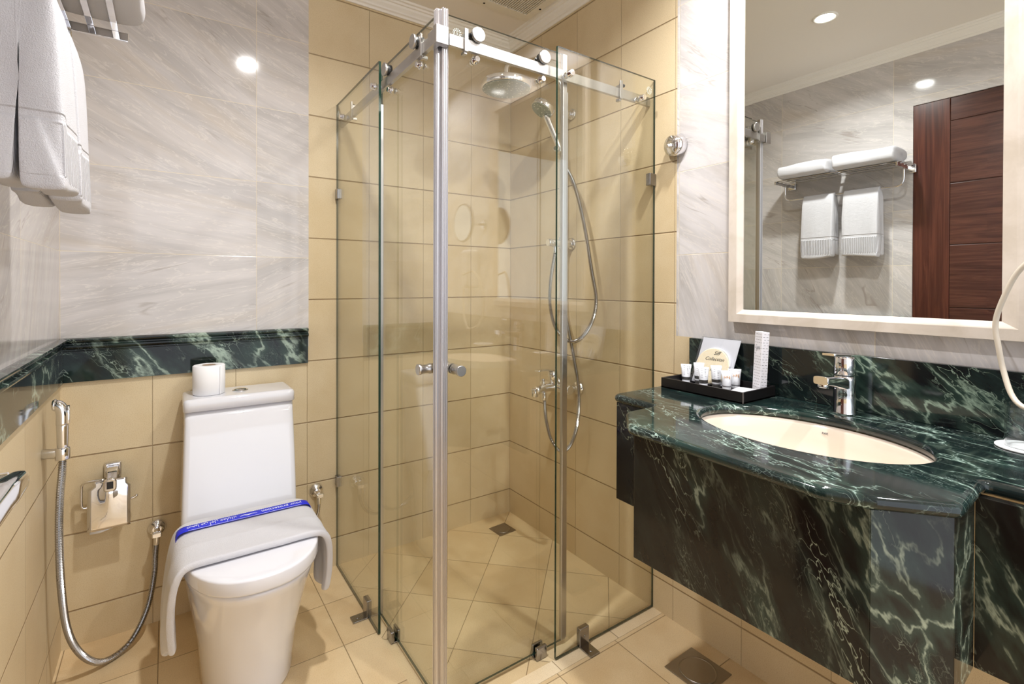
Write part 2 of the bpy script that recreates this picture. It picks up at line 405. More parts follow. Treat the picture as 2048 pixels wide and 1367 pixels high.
AUTO = ('BEVEL', dict(width=0.001, segments=2, limit_method='ANGLE', angle_limit=0.7))
def text(name, body, size, mat, parent, origin, xdir, ydir, ext=0.0002, shear=0.0, ax='CENTER', width=1.0, fit=None):
    cu = bpy.data.curves.new(name, 'FONT'); cu.body = body; cu.size = size; cu.extrude = ext; cu.shear = shear
    cu.align_x = ax; cu.align_y = 'CENTER'
    tmp = bpy.data.objects.new(name + '_tmp', cu); COL.objects.link(tmp); bpy.context.view_layer.update()
    me = bpy.data.meshes.new_from_object(tmp.evaluated_get(bpy.context.evaluated_depsgraph_get()))
    bpy.data.objects.remove(tmp); bpy.data.curves.remove(cu)
    if fit: xs = [v.co.x for v in me.vertices]; width = fit/(max(xs) - min(xs))
    X, Y = Vector(xdir).normalized(), Vector(ydir).normalized(); Z = X.cross(Y)
    mt = Matrix((X*width, Y, Z)).transposed().to_4x4(); mt.translation = Vector(origin)
    bm = new(); bm.from_mesh(me); bpy.data.meshes.remove(me); bm.transform(mt)
    for f in bm.faces: f.material_index = 0
    return obj(name, bm, mat, parent, recalc=False)

# ---------------------------------------------------------------- room shell
T = 0.10
bm = new()
box(bm, -0.994, T, 0, T, 0, CEIL, 0)
box(bm, WL - T, -0.994, 0, T, 0, 0.93, 0)
box(bm, WL - T, -0.994, 0, T, 0.93, CEIL, 1)
struct(obj('wall_back', bm, ['tile_back', 'marble_back']))
bm = new()
box(bm, 0, T, -1.029, 0, 0, CEIL, 0)
box(bm, 0, T, YF, -1.029, 0, 1.006, 0)
box(bm, 0, T, YF, -1.029, 1.006, CEIL, 1)
struct(obj('wall_right', bm, ['tile_side', 'marble_right']))
DY0, DY1, DZ = -2.09, -1.19, 2.113
bm = new()
for a, b in ((DY1, 0), (YF, DY0)):
    box(bm, WL - T, WL, a, b, 0, 0.93, 0); box(bm, WL - T, WL, a, b, 0.93, CEIL, 1)
box(bm, WL - T, WL, DY0, DY1, DZ, CEIL, 1)
struct(obj('wall_left', bm, ['tile_left', 'marble_left']))
bm = new()
box(bm, -0.878, 0, -0.927, 0, -0.1, 0, 1)
box(bm, -0.878, 0, -0.975, -0.927, -0.1, 0, 2)
box(bm, WL - T, -0.878, -0.975, 0, -0.1, 0, 0)
box(bm, WL - T, 0, YF, -0.975, -0.1, 0, 0)
struct(obj('floor', bm, ['floor', 'floor_shower', 'floor_strip']))
bm = new(); box(bm, WL - T, T, YF - T, T, CEIL, CEIL + 0.1)
ce = struct(obj('ceiling', bm, 'ceiling'))
bm = new(); box(bm, -0.80, -0.47, -0.62, -0.24, CEIL - 0.004, CEIL, 0, 0.001)
obj('access_panel', bm, 'ceiling', ce)
# crown moulding
room = [(WL, YF), (0, YF), (0, 0), (WL, 0)]
prof = [(0.0, -0.052), (0.006, -0.052), (0.010, -0.044), (0.018, -0.041), (0.020, -0.034), (0.032, -0.024), (0.036, -0.016), (0.044, -0.015), (0.048, -0.008), (0.058, -0.007), (0.062, 0.0)]
bm = new()
rings(bm, [[(*p, CEIL + z) for p in offset_poly(room, d)] for d, z in prof], True, False, False, 0, False)
struct(obj('trim_1', bm, 'crown'))
# green dado band with a stepped cap, back wall and left wall
bp = [(0.0, 0.864), (0.010, 0.864), (0.010, 0.964), (0.013, 0.966), (0.013, 0.970), (0.019, 0.973), (0.022, 0.978), (0.022, 0.983), (0.014, 0.986), (0.014, 0.990), (0.019, 0.994), (0.021, 0.999), (0.021, 1.003), (0.006, 1.006), (0.0, 1.006)]
bm = new()
rings(bm, [[(x, -d, z) for d, z in bp] for x in (WL, -0.998)], True, True, True, 0, False)
struct(obj('trim_2', bm, 'green_band'))
bm = new()
rings(bm, [[(WL + d, y, z) for d, z in bp] for y in (DY1 + 0.001, -0.0)], True, True, True, 0, False)
struct(obj('trim_3', bm, 'green_band'))
bm = new(); box(bm, -0.018, 0, -2.75, -1.095, 0.864, 1.006, 0, 0.0015)
struct(obj('trim_4', bm, 'green_splash'))

# wooden door in the left wall
dr = thing('door_1', None, None, (WL - 0.02, DY0, 0)); dr['kind'] = 'structure'
XD0, XD1 = WL - 0.06, WL - 0.006
bm = new(); box(bm, XD0, XD1, DY1 - 0.147, DY1, 0.002, DZ, 0, 0.002); box(bm, XD0, XD1, DY0, DY0 + 0.147, 0.002, DZ, 0, 0.002)
obj('stile', bm, 'wood_v', dr)
zs = [0.002, 0.16, 0.465, 0.77, 1.075, 1.385, 1.69, 1.997, DZ]
for z0, z1 in zip(zs[:-1], zs[1:]):
    bm = new(); box(bm, XD0 + 0.002, XD1 - 0.002, DY0 + 0.1485, DY1 - 0.1485, z0 + 0.002, z1 - 0.002, 0, 0.0015)
    obj('panel', bm, 'wood_h', dr)
bm = new(); box(bm, XD0 + 0.012, XD1 - 0.006, DY0 + 0.146, DY1 - 0.146, 0.003, DZ - 0.001); obj('core', bm, 'wood_h', dr)
bm = new()
cyl(bm, (XD1, -1.335, 0.957), (XD1 + 0.012, -1.335, 0.957), 0.027, 28, 0.003)
cyl(bm, (XD1 + 0.012, -1.335, 0.957), (WL + 0.13, -1.335, 0.957), 0.010, 20)
hd = []
for i in range(17):
    s = i/16; y = -1.318 - 0.170*s; hz = 0.011 + 0.0045*min(1, s*1.6)**0.8; hx = 0.009 + 0.004*min(1, s*2.2)
    k = 0.8 if i == 0 else 1
    hd.append([(WL + 0.138 + p[0]*k, y, 0.953 + p[1]*k + 0.012*min(1, s*1.6)) for p in rrect(-hx, hx, -hz, hz, 0.008, 3)])
rings(bm, hd)
h = obj('handle', bm, 'chrome', dr)
h['label'] = 'polished chrome lever'

# ---------------------------------------------------------------- ceiling lamps
def downlight(x, y, pw, ang, label):
    t = thing('downlight', label, 'ceiling light', (x, y, CEIL), 'recessed ceiling downlights')
    bm = new(); lathe(bm, (x, y, CEIL), (0, 0, -1), [(0.052, 0), (0.052, 0.003), (0.047, 0.006), (0.040, 0.004), (0.038, -0.004)], 36, 0, False, False)
    obj('trim_ring', bm, 'crown', t)
    bm = new(); lathe(bm, (x, y, CEIL - 0.001), (0, 0, -1), [(0.038, 0), (0.038, 0.0015)], 36)
    obj('lens', bm, 'lamp', t)
    L = bpy.data.lights.new('lamp_light', 'AREA'); L.energy = pw; L.color = (1.0, 0.99, 0.985)
    L.shape = 'DISK'; L.size = 0.072; L.spread = math.radians(ang)
    o = bpy.data.objects.new('lamp_light', L); COL.objects.link(o); o.location = (0, 0, -0.004); o.parent = t
for (x, y, pw, an), lb in zip(LAMPS, ('round recessed downlight in the ceiling in front of the toilet', 'round recessed downlight in the ceiling above the oval basin',
                                     'round recessed downlight in the ceiling over the right end of the counter')):
    downlight(x, y, pw, an, lb)

# exhaust grille
vt = thing('exhaust_vent', 'beige square exhaust vent with dark slots in the shower ceiling', 'vent', (-0.24, -0.40, CEIL))
bm = new()
VX0, VX1, VY0, VY1 = -0.405, -0.075, -0.575, -0.235
GX0, GX1, GY0, GY1 = -0.372, -0.112, -0.55, -0.285
zb = CEIL - 0.012
for a in ((VX0, GX0, VY0, VY1), (GX1, VX1, VY0, VY1), (GX0, GX1, VY0, GY0), (GX0, GX1, GY1, VY1)): box(bm, a[0], a[1], a[2], a[3], zb, CEIL)
bmesh.ops.remove_doubles(bm, verts=bm.verts[:], dist=1e-5)
obj('frame', bm, 'vent', vt)
bm = new(); box(bm, GX0, GX1, GY0, GY1, CEIL - 0.002, CEIL - 0.0005)  # near-black plate paints in the shade between the slats; no recess above
obj('shade_plate', bm, 'ventdark', vt)
bm = new(); n = 24
for i in range(n):
    x = GX0 + (GX1 - GX0)*(i + 0.5)/n; box(bm, x - 0.0023, x + 0.0023, GY0, GY1, zb + 0.001, CEIL - 0.003)
obj('grille', bm, 'vent', vt)
for p in ((-0.32, -0.258), (-0.088, -0.36)):
    bm = new(); lathe(bm, (p[0], p[1], zb), (0, 0, -1), [(0.005, 0), (0.005, 0.001), (0.003, 0.002)], 16); obj('screw', bm, 'ventdark', vt)

# ---------------------------------------------------------------- glass
def pane(bm, x0, x1, y0, y1, z0, z1):
    fs = box(bm, x0, x1, y0, y1, z0, z1)
    thin = 0 if (x1 - x0) < (y1 - y0) else 1
    bm.normal_update()
    for f in fs:
        f.material_index = 0 if abs(f.normal[thin]) > 0.9 else 1
def mark(parent, c, ax):     # etched safety stamp: a ring of small dots round an S
    bm = new(); u = Vector((1, 0, 0)) if ax == 1 else Vector((0, 1, 0)); v = Vector((0, 0, 1)); nn = Vector((0, -1, 0)) if ax == 1 else Vector((-1, 0, 0))
    for k in range(14):
        a = 2*PI*k/14; lathe(bm, Vector(c) + (u*math.cos(a) + v*math.sin(a))*0.0125, nn, [(0.0015, 0), (0.0015, 0.0002)], 8)
    for r in (0.0085,):
        tube(bm, [Vector(c) + (u*math.cos(2*PI*k/24) + v*math.sin(2*PI*k/24))*r for k in range(25)], 0.0006, 6)
    o = obj('etched_stamp', bm, 'etch', parent)
    text('etched_letter', 'S', 0.012, 'etch', o, Vector(c) + nn*0.0002, u if ax == 1 else -u, v)

GT = 0.008
enc = thing('shower_enclosure', 'clear glass shower enclosure with square steel rail, in the corner', 'shower enclosure', (-0.44, -0.46, 0))
XFP, YFP, ZT = -0.884, -0.934, 1.930
bm = new(); pane(bm, XFP, XFP + GT, -0.507, -0.001, 0.004, ZT)
fl = obj('fixed_pane', bm, ['glass', 'glass_edge'], enc); fl['label'] = 'clear fixed glass pane beside the toilet'
bm = new(); pane(bm, -0.463, -0.001, YFP, YFP + GT, 0.004, ZT)
fr = obj('fixed_pane', bm, ['glass', 'glass_edge'], enc); fr['label'] = 'clear fixed glass pane beside the basin counter'
mark(fl, (XFP - 0.0005, -0.03, 1.885), 0); mark(fr, (-0.035, YFP - 0.0005, 1.885), 1)
# square rail, mitred at the corner
YR, XR, ZR0, ZR1 = -0.905, -0.862, 1.841, 1.873
bm = new(); box(bm, -0.83, -0.001, YR - 0.006, YR + 0.006, ZR0, ZR1, 0, 0.001); obj('rail', bm, 'brushed', enc)
bm = new(); box(bm, XR - 0.006, XR + 0.006, -0.87, -0.001, ZR0, ZR1, 0, 0.001); obj('rail', bm, 'brushed', enc)
bm = new()
box(bm, XR - 0.010, XR + 0.028, YR - 0.010, YR + 0.010, ZR0 - 0.004, ZR1 + 0.014, 0, 0.0012)
box(bm, XR - 0.0094, XR + 0.0094, YR - 0.0094, YR + 0.045, ZR0 - 0.0034, ZR1 + 0.006, 0, 0.0012)
obj('corner_bracket', bm, 'brushed', enc)
def stop_r(x):
    bm = new(); box(bm, x - 0.006, x + 0.006, YR - 0.012, YR - 0.006, ZR0 - 0.006, ZR1 + 0.026, 0, 0.001); box(bm, x - 0.005, x + 0.005, YR - 0.006, YR + 0.012, ZR0 - 0.012, ZR0 - 0.003, 0, 0.001)
    box(bm, x - 0.006, x + 0.006, YR - 0.010, YR + 0.010, ZR1, ZR1 + 0.012, 0, 0.001)
    o = obj('rail_stop', bm, 'brushed', enc)
    bm = new(); cyl(bm, (x + 0.004, YR, ZR1 + 0.015), (x + 0.024, YR, ZR1 + 0.015), 0.0055, 14); obj('bumper', bm, 'black', o)
def stop_l(y):
    bm = new(); box(bm, XR - 0.012, XR - 0.006, y - 0.006, y + 0.006, ZR0 - 0.006, ZR1 + 0.026, 0, 0.001); box(bm, XR - 0.006, XR + 0.012, y - 0.005, y + 0.005, ZR0 - 0.012, ZR0 - 0.003, 0, 0.001)
    box(bm, XR - 0.010, XR + 0.010, y - 0.006, y + 0.006, ZR1, ZR1 + 0.012, 0, 0.001)
    o = obj('rail_stop', bm, 'brushed', enc)
    bm = new(); cyl(bm, (XR, y + 0.004, ZR1 + 0.015), (XR, y + 0.024, ZR1 + 0.015), 0.0055, 14); obj('bumper', bm, 'black', o)
stop_r(-0.779); stop_r(-0.158); stop_l(-0.813); stop_l(-0.165)
def standoff(p, ax):
    d = Vector((0, -1, 0)) if ax == 1 else Vector((-1, 0, 0)); p = Vector(p)
    bm = new(); lathe(bm, p, d, [(0.012, 0), (0.012, 0.004), (0.0105, 0.0045), (0.0105, 0.016), (0.009, 0.017)], 22)
    lathe(bm, p - d*(GT + 0.001), -d, [(0.010, 0), (0.010, 0.014)], 20)
    obj('standoff', bm, 'chrome', enc)
standoff((-0.416, YFP, 1.853), 1); standoff((-0.078, YFP, 1.848), 1); standoff((XFP, -0.478, 1.853), 0); standoff((XFP, -0.105, 1.853), 0)
# clips on the walls and floor
for z in (1.557, 0.362):
    bm = new(); box(bm, XFP - 0.006, XFP + GT + 0.006, -0.032, -0.0005, z - 0.021, z + 0.021, 0, 0.002); obj('wall_clip', bm, 'clip', enc)
for z in (1.566,):
    bm = new(); box(bm, -0.034, -0.0005, YFP - 0.006, YFP + GT + 0.006, z - 0.022, z + 0.022, 0, 0.002); obj('wall_clip', bm, 'clip', enc)
bm = new(); box(bm, XFP - 0.005, XFP + GT + 0.005, -0.405, -0.365, 0.004, 0.062, 0, 0.002); box(bm, XFP - 0.052, XFP - 0.001, -0.405, -0.365, 0.0005, 0.005, 0, 0.001)
lathe(bm, (XFP - 0.032, -0.385, 0.0048), (0, 0, 1), [(0.006, 0), (0.005, 0.0012)], 14)
obj('floor_bracket', bm, 'clip', enc)
bm = new(); box(bm, -0.365, -0.325, YFP - 0.005, YFP + GT + 0.005, 0.004, 0.062, 0, 0.002); box(bm, -0.365, -0.325, YFP - 0.055, YFP - 0.001, 0.0005, 0.005, 0, 0.001)
lathe(bm, (-0.345, YFP - 0.034, 0.0048), (0, 0, 1), [(0.006, 0), (0.005, 0.0012)], 14)
lathe(bm, (-0.345, YFP - 0.005, 0.035), (0, -1, 0), [(0.004, 0), (0.003, 0.0012)], 14)
obj('floor_bracket', bm, 'clip', enc)
YDR, XDL = -0.885, -0.845
bm = new(); box(bm, -0.515, -0.475, YDR - 0.020, YDR - 0.007, 0.0005, 0.040, 0, 0.003); box(bm, -0.515, -0.475, YDR + 0.003, YDR + 0.012, 0.0005, 0.040, 0, 0.003); box(bm, -0.515, -0.475, YDR - 0.018, YDR + 0.010, 0.0005, 0.006, 0, 0.001); obj('floor_guide', bm, 'clip', enc)
bm = new(); box(bm, XDL - 0.020, XDL - 0.007, -0.575, -0.535, 0.0005, 0.040, 0, 0.003); box(bm, XDL + 0.003, XDL + 0.012, -0.575, -0.535, 0.0005, 0.040, 0, 0.003); box(bm, XDL - 0.018, XDL + 0.010, -0.575, -0.535, 0.0005, 0.006, 0, 0.001); obj('floor_guide', bm, 'clip', enc)
# sliding doors
def slider(ax):
    if ax == 1: t = thing('sliding_door', 'clear sliding glass shower door nearer the basin, with round knob', 'shower door', (-0.62, YDR, 0), 'sliding shower doors')
    else: t = thing('sliding_door', 'clear sliding glass shower door nearer the toilet, with round knob', 'shower door', (XDL, -0.62, 0), 'sliding shower doors')
    P = (lambda a, b, z: Vector((a, b + YDR, z))) if ax == 1 else (lambda a, b, z: Vector((b + XDL, a, z)))
    def bx2(bm, a0, a1, b0, b1, z0, z1, bev=0.0, pn=False):
        p, q = P(a0, b0, z0), P(a1, b1, z1)
        (pane if pn else box)(bm, min(p.x, q.x), max(p.x, q.x), min(p.y, q.y), max(p.y, q.y), z0, z1, *([] if pn else [0, bev]))
    far, near = (-0.398, -0.829) if ax == 1 else (-0.425, -0.868)      # far end, end at the corner
    zt = 1.937
    bm = new(); bx2(bm, near + 0.004, far - 0.003, -0.003, 0.004, 0.014, zt, 0, True); g = obj('glass_pane', bm, ['glass', 'glass_edge'], t)
    # corner profile: ribbed aluminium
    bm = new(); w0 = near - 0.014
    bx2(bm, w0, near + 0.006, -0.008, 0.009 if ax == 1 else 0.0055, 0.008, zt + 0.012, 0.002)
    for k in range(3):
        a = w0 + 0.003 + k*0.006; bx2(bm, a, a + 0.0022, -0.0105, -0.007, 0.008, zt + 0.012, 0.001)
    obj('edge_profile', bm, 'satin', t)
    bm = new(); bx2(bm, far - 0.006, far + 0.012, -0.006, 0.007, 0.014, zt - (0.0 if ax == 1 else 0.12), 0.002); bx2(bm, far + 0.012, far + 0.019, -0.0012, 0.002, 0.014, zt - 0.12, 0)
    obj('edge_profile', bm, 'satin', t)
    mark(t, tuple(P(near + 0.035, -0.0035, zt - 0.045)), ax)
    for a in ((-0.742, -0.502) if ax == 1 else (-0.775, -0.545)):
        bm = new(); d = P(0, -1, 0) - P(0, 0, 0)
        lathe(bm, P(a, -0.012, ZR1 + 0.0175), d, [(0.017, 0), (0.017, 0.018)], 24)
        o = obj('roller', bm, 'black', t)
        bm = new(); lathe(bm, P(a, -0.028, ZR1 + 0.0175), d, [(0.020, 0), (0.021, 0.001), (0.021, 0.008), (0.0195, 0.0095)], 32)
        obj('roller_cap', bm, 'brushed', o)
        bm = new(); lathe(bm, P(a, 0.004, ZR1 + 0.0175), -d, [(0.012, 0), (0.012, 0.006)], 20); obj('roller_nut', bm, 'chrome', o)
        bm = new(); lathe(bm, P(a + 0.005, -0.003, ZR0 - 0.012), d, [(0.012, 0), (0.012, 0.008), (0.0085, 0.0085), (0.0085, 0.018), (0.0075, 0.019)], 20)
        lathe(bm, P(a + 0.005, 0.004, ZR0 - 0.012), -d, [(0.009, 0), (0.009, 0.008)], 18)
        obj('guard_pin', bm, 'chrome', t)
    a = near + 0.028
    bm = new(); d = P(0, -1, 0) - P(0, 0, 0)
    kp = [(0.0145, 0), (0.0145, 0.006), (0.0130, 0.011), (0.0120, 0.020), (0.0130, 0.029), (0.0155, 0.036), (0.0155, 0.042), (0.0142, 0.0432)]
    lathe(bm, P(a, -0.003, 0.945), d, kp, 26); lathe(bm, P(a, 0.004, 0.945), -d, kp, 26)
    obj('knob', bm, 'brushed', t)
slider(1); slider(0)

# ---------------------------------------------------------------- drains
def drain(name, label, c, s, rot, n_lab):
    t = thing(name, label, 'floor drain', (c[0], c[1], 0), 'square metal floor drains')
    R = Matrix.Rotation(rot, 4, 'Z'); Tm = Matrix.Translation((c[0], c[1], 0)) @ R
    bm = new(); box(bm, -s, s, -s, s, 0.0003, 0.003, 0, 0.001); bm.transform(Tm); obj('plate', bm, 'drain', t)
    bm = new(); lathe(bm, (c[0], c[1], 0.003), (0, 0, 1), [(s*0.80, 0), (s*0.80, 0.0015), (s*0.74, 0.002), (s*0.72, 0.0008)], 40, 0, False, True); obj('cover', bm, 'drain', t)
drain('floor_drain', 'small square metal drain in the shower floor corner', (-0.137, -0.140), 0.047, 0.06, '')
drain('floor_drain', 'square metal drain in the floor below the basin skirt', (-0.130, -1.212), 0.070, 0.02, '')

# ---------------------------------------------------------------- shower fittings
RX, RY = -0.06, -0.48
sc = thing('shower_column', 'chrome shower column with round rain head on the shower wall', 'shower', (0, RY, 1.36))
bm = new(); pts = [(RX, RY, 1.36), (RX, RY, 1.70), (RX, RY, 1.95), (RX - 0.003, RY, 2.03), (RX - 0.02, RY, 2.062), (RX - 0.05, RY, 2.074), (RX - 0.13, RY, 2.076), (RX - 0.22, RY, 2.074), (-0.33, RY, 2.068), (-0.348, RY, 2.05), (-0.35, RY, 2.02), (-0.35, RY, 2.0)]
tube(bm, catmull(pts, 0.012), 0.0105, 16); obj('riser_pipe', bm, 'chrome', sc)
bm = new()
lathe(bm, (-0.35, RY, 2.004), (0, 0, -1), [(0.013, 0), (0.018, 0.003), (0.02, 0.008), (0.090, 0.012), (0.099, 0.013), (0.1005, 0.016), (0.1005, 0.037), (0.098, 0.040)], 56)
hd_ = obj('rain_head', bm, 'chrome', sc)
t_ = NT('nozzle_face'); e_ = t_.n.new('ShaderNodeTexVoronoi'); t_.put(e_.inputs['Vector'], t_.pos()); e_.inputs['Scale'].default_value = 85.0
M['nozzle'] = t_.fin(t_.mix(t_.rng(e_.outputs['Distance'], 0.1, 0.35), C(228, 234, 226), C(150, 160, 150)), 0.4, 0.2, 0.5)
bm = new(); lathe(bm, (-0.35, RY, 1.9635), (0, 0, -1), [(0.096, 0), (0.0955, 0.0015), (0.09, 0.002)], 56); obj('spray_face', bm, 'nozzle', hd_)
bm = new(); cyl(bm, (0, RY, 1.93), (RX, RY, 1.93), 0.011, 18); lathe(bm, (-0.0005, RY, 1.93), (-1, 0, 0), [(0.024, 0), (0.024, 0.006), (0.018, 0.010)], 26); obj('wall_bracket', bm, 'chrome', sc)
bm = new()
cyl(bm, (RX - 0.062, RY, 1.362), (0.0, RY, 1.362), 0.0165, 24, 0.003); lathe(bm, (-0.0005, RY, 1.362), (-1, 0, 0), [(0.026, 0), (0.026, 0.006), (0.018, 0.010)], 26)
cyl(bm, (RX, RY, 1.335), (RX, RY, 1.39), 0.016, 24, 0.003)
cyl(bm, (RX - 0.036, RY, 1.352), (RX - 0.036, RY, 1.318), 0.009, 18, 0.002)
obj('diverter', bm, 'chrome', sc)
bm = new(); lathe(bm, (RX - 0.062, RY, 1.362), (-1, 0, 0), [(0.015, 0), (0.0165, 0.002), (0.0165, 0.012), (0.013, 0.014)], 12); obj('diverter_knob', bm, 'chrome', sc)
bm = new(); cyl(bm, (RX - 0.022, RY, 1.752), (RX + 0.012, RY, 1.752), 0.0155, 20, 0.003); cyl(bm, (RX - 0.018, RY - 0.002, 1.752), (RX - 0.052, RY - 0.022, 1.762), 0.013, 20, 0.003); obj('slider', bm, 'chrome', sc)
bm = new(); ribbed(bm, [(RX, RY, 1.335), (RX, RY - 0.003, 1.28), (-0.066, RY - 0.012, 1.116), (-0.076, -0.544, 1.002), (-0.086, -0.594, 0.872), (-0.095, -0.631, 0.756), (-0.1, -0.633, 0.634), (-0.104, -0.598, 0.533), (-0.112, -0.545, 0.486), (-0.125, -0.497, 0.521), (-0.132, -0.468, 0.602), (-0.138, -0.463, 0.690)], 0.0084)
obj('supply_hose', bm, 'hose', sc)
# hand shower
hs = thing('hand_shower', 'chrome hand shower with long steel hose hanging from the slider', 'hand shower', (RX - 0.05, RY, 1.75))
A, B_ = Vector((-0.085, -0.505, 1.745)), Vector((-0.142, -0.470, 1.905))
bm = new(); pts = catmull([A, A.lerp(B_, 0.3), A.lerp(B_, 0.7), B_], 0.012); rr = [0.0115 + 0.004*(i/len(pts)) for i in range(len(pts))]
tube(bm, pts, rr, 16); obj('handle', bm, 'chrome', hs)
ax_ = Vector((-0.55, 0.10, -0.83)).normalized(); c_ = B_ + Vector((-0.012, 0.0, 0.028))
bm = new(); lathe(bm, c_ - ax_*0.020, ax_, [(0.024, 0), (0.037, 0.004), (0.047, 0.010), (0.0505, 0.016), (0.0505, 0.034), (0.048, 0.037)], 40); h2 = obj('head', bm, 'chrome', hs)
bm = new(); lathe(bm, c_ + ax_*0.017, ax_, [(0.047, 0), (0.046, 0.0015)], 40); obj('spray_face', bm, 'nozzle', h2)
bm = new(); ribbed(bm, [A, A + Vector((0.004, -0.014, -0.05)), (-0.088, -0.590, 1.600), (-0.085, -0.645, 1.443), (-0.08, -0.688, 1.241), (-0.08, -0.714, 1.123), (-0.08, -0.689, 1.032), (-0.08, -0.622, 0.962), (-0.08, -0.545, 0.948), (-0.082, -0.469, 0.996), (-0.085, -0.434, 1.092), (-0.092, -0.446, 1.202), (RX - 0.036, RY, 1.318)], 0.0084)
obj('hose', bm, 'hose', hs)
# mixer
mx = thing('bath_mixer', 'chrome wall mixer tap with lever and spout, low on the shower wall', 'tap', (0, -0.45, 0.735))
for y in (-0.526, -0.376):
    bm = new(); lathe(bm, (-0.0005, y, 0.735), (-1, 0, 0), [(0.032, 0), (0.032, 0.004), (0.024, 0.014), (0.016, 0.018), (0.016, 0.045), (0.019, 0.046), (0.019, 0.062), (0.014, 0.064)], 30); obj('wall_flange', bm, 'chrome', mx)
bm = new(); cyl(bm, (-0.062, -0.545, 0.735), (-0.062, -0.357, 0.735), 0.0215, 26, 0.005); 
tube(bm, catmull([(-0.062, -0.45, 0.735), (-0.10, -0.45, 0.738), (-0.14, -0.45, 0.737), (-0.178, -0.45, 0.728)], 0.01), [0.021]*2 + [0.018]*40 if False else 0.0185, 20)
obj('body', bm, 'chrome', mx)
bm = new(); cyl(bm, (-0.182, -0.45, 0.742), (-0.180, -0.45, 0.706), 0.0155, 22, 0.003); obj('spout', bm, 'chrome', mx)
bm = new(); cyl(bm, (-0.135, -0.45, 0.745), (-0.135, -0.45, 0.778), 0.008, 18, 0.002); obj('diverter_knob', bm, 'chrome', mx)
bm = new(); cyl(bm, (-0.139, -0.461, 0.722), (-0.139, -0.463, 0.688), 0.0095, 18, 0.002); obj('hose_outlet', bm, 'chrome', mx)
bm = new(); lathe(bm, (-0.075, -0.45, 0.752), (-0.15, 0, 1), [(0.022, 0), (0.022, 0.022), (0.0235, 0.026), (0.021, 0.052), (0.017, 0.056)], 28); obj('cartridge', bm, 'chrome', mx)
bm = new()
rings(bm, [[(-0.072 - 0.10*s, -0.45 + y*(1 - 0.25*s), 0.806 + z + 0.010*math.sin(s*2.4)) for y, z in rrect(-0.017, 0.017, -0.0045*(1 - 0.5*s), 0.0045*(1 - 0.5*s), 0.002, 3)] for s in [k/8 for k in range(9)]]); obj('lever', bm, 'chrome', mx)

# retractable clothes line, on the tile and marble joint
cl = thing('clothesline_reel', 'round chrome clothesline reel on the wall beside the mirror', 'clothesline', (0, -1.03, 1.667))
d_ = Vector((-1, 0.16, -0.12)).normalized()
bm = new(); lathe(bm, (0.0, -1.036, 1.669), d_, [(0.037, -0.004), (0.0385, 0.004), (0.0375, 0.018), (0.034, 0.028), (0.032, 0.030)], 40); obj('casing', bm, 'chrome', cl)
bm = new(); lathe(bm, Vector((0, -1.036, 1.669)) + d_*0.031, d_, [(0.034, 0), (0.0345, 0.002), (0.033, 0.006), (0.012, 0.008), (0.0, 0.008)], 40, 0, True, False); o = obj('cover', bm, 'chrome', cl)
bm = new(); lathe(bm, Vector((0, -1.036, 1.669)) + d_*0.038, d_, [(0.010, 0), (0.0085, 0.005), (0.006, 0.006), (0.007, 0.012), (0.0045, 0.014), (0.0035, 0.018)], 18); obj('pull', bm, 'chrome', cl)

# ---------------------------------------------------------------- toilet
TX = -1.262
to = thing('toilet', 'white one-piece toilet with tall tank and closed lid by the back wall', 'toilet', (TX, -0.36, 0))
def dshape(hw, yb, yf, r=0.03, n=22, hb=None):   # back edge straight, front rounded; CCW seen from above
    hb = hb if hb else hw; out = []
    L = abs(yf - yb); yc = yf + min(L*0.62, hw*1.75)     # where the curve begins
    out += [Vector((TX + hb, yb)), Vector((TX - hb, yb))]
    m = 5
    for k in range(1, m): s = k/m; out.append(Vector((TX - hb - (hw - hb)*s, yb + (yc - yb)*s)))
    for k in range(n + 1):
        a = PI*k/n; ca, sa = math.cos(a), math.sin(a); e = 0.86
        out.append(Vector((TX - hw*math.copysign(abs(ca)**e, ca), yc - (yc - yf)*abs(sa)**e)))
    for k in range(1, m): s = 1 - k/m; out.append(Vector((TX + hb + (hw - hb)*s, yb + (yc - yb)*s)))
    return out
bm = new()
lv = [(0.0, 0.124, -0.575, 0.115), (0.012, 0.126, -0.580, 0.117), (0.05, 0.127, -0.585, 0.117), (0.15, 0.137, -0.612, 0.122), (0.25, 0.153, -0.652, 0.132), (0.32, 0.164, -0.690, 0.142), (0.365, 0.168, -0.722, 0.15), (0.385, 0.1715, -0.735, 0.153), (0.394, 0.1715, -0.738, 0.153), (0.399, 0.168, -0.734, 0.150)]
rings(bm, [[(*p, z) for p in dshape(hw, -0.03, yf, hb=hb)] for z, hw, yf, hb in lv])
obj('bowl', bm, 'porcelain', to)
bm = new()
def lidp(z, g): return [(*p, z) for p in offset_poly(dshape(0.1755, -0.31, -0.745), g)]
rings(bm, [lidp(0.4025, 0.004), lidp(0.404, 0.001), lidp(0.408, 0.0), lidp(0.4365, 0.0), lidp(0.4395, 0.0008), lidp(0.4414, 0.003), lidp(0.4425, 0.008), lidp(0.4428, 0.03)])
obj('seat_lid', bm, 'porcelain', to)
bm = new(); tk = []
for s in [k/12 for k in range(13)]:
    z = 0.385 + (0.757 - 0.385)*s; hw = 0.1685 - 0.002*s; yf = -0.300 + 0.120*s - 0.04*s*(1 - s); tx = TX - 0.004 + 0.012*s
    tk.append([(*p, z) for p in rrect(tx - hw, tx + hw, yf, -0.012, 0.018, 5)])
rings(bm, tk); obj('tank', bm, 'porcelain', to)
bm = new(); def_ = lambda z, g: [(*p, z) for p in offset_poly(rrect(TX + 0.008 - 0.1715, TX + 0.008 + 0.1715, -0.192, -0.008, 0.02, 5), g)]
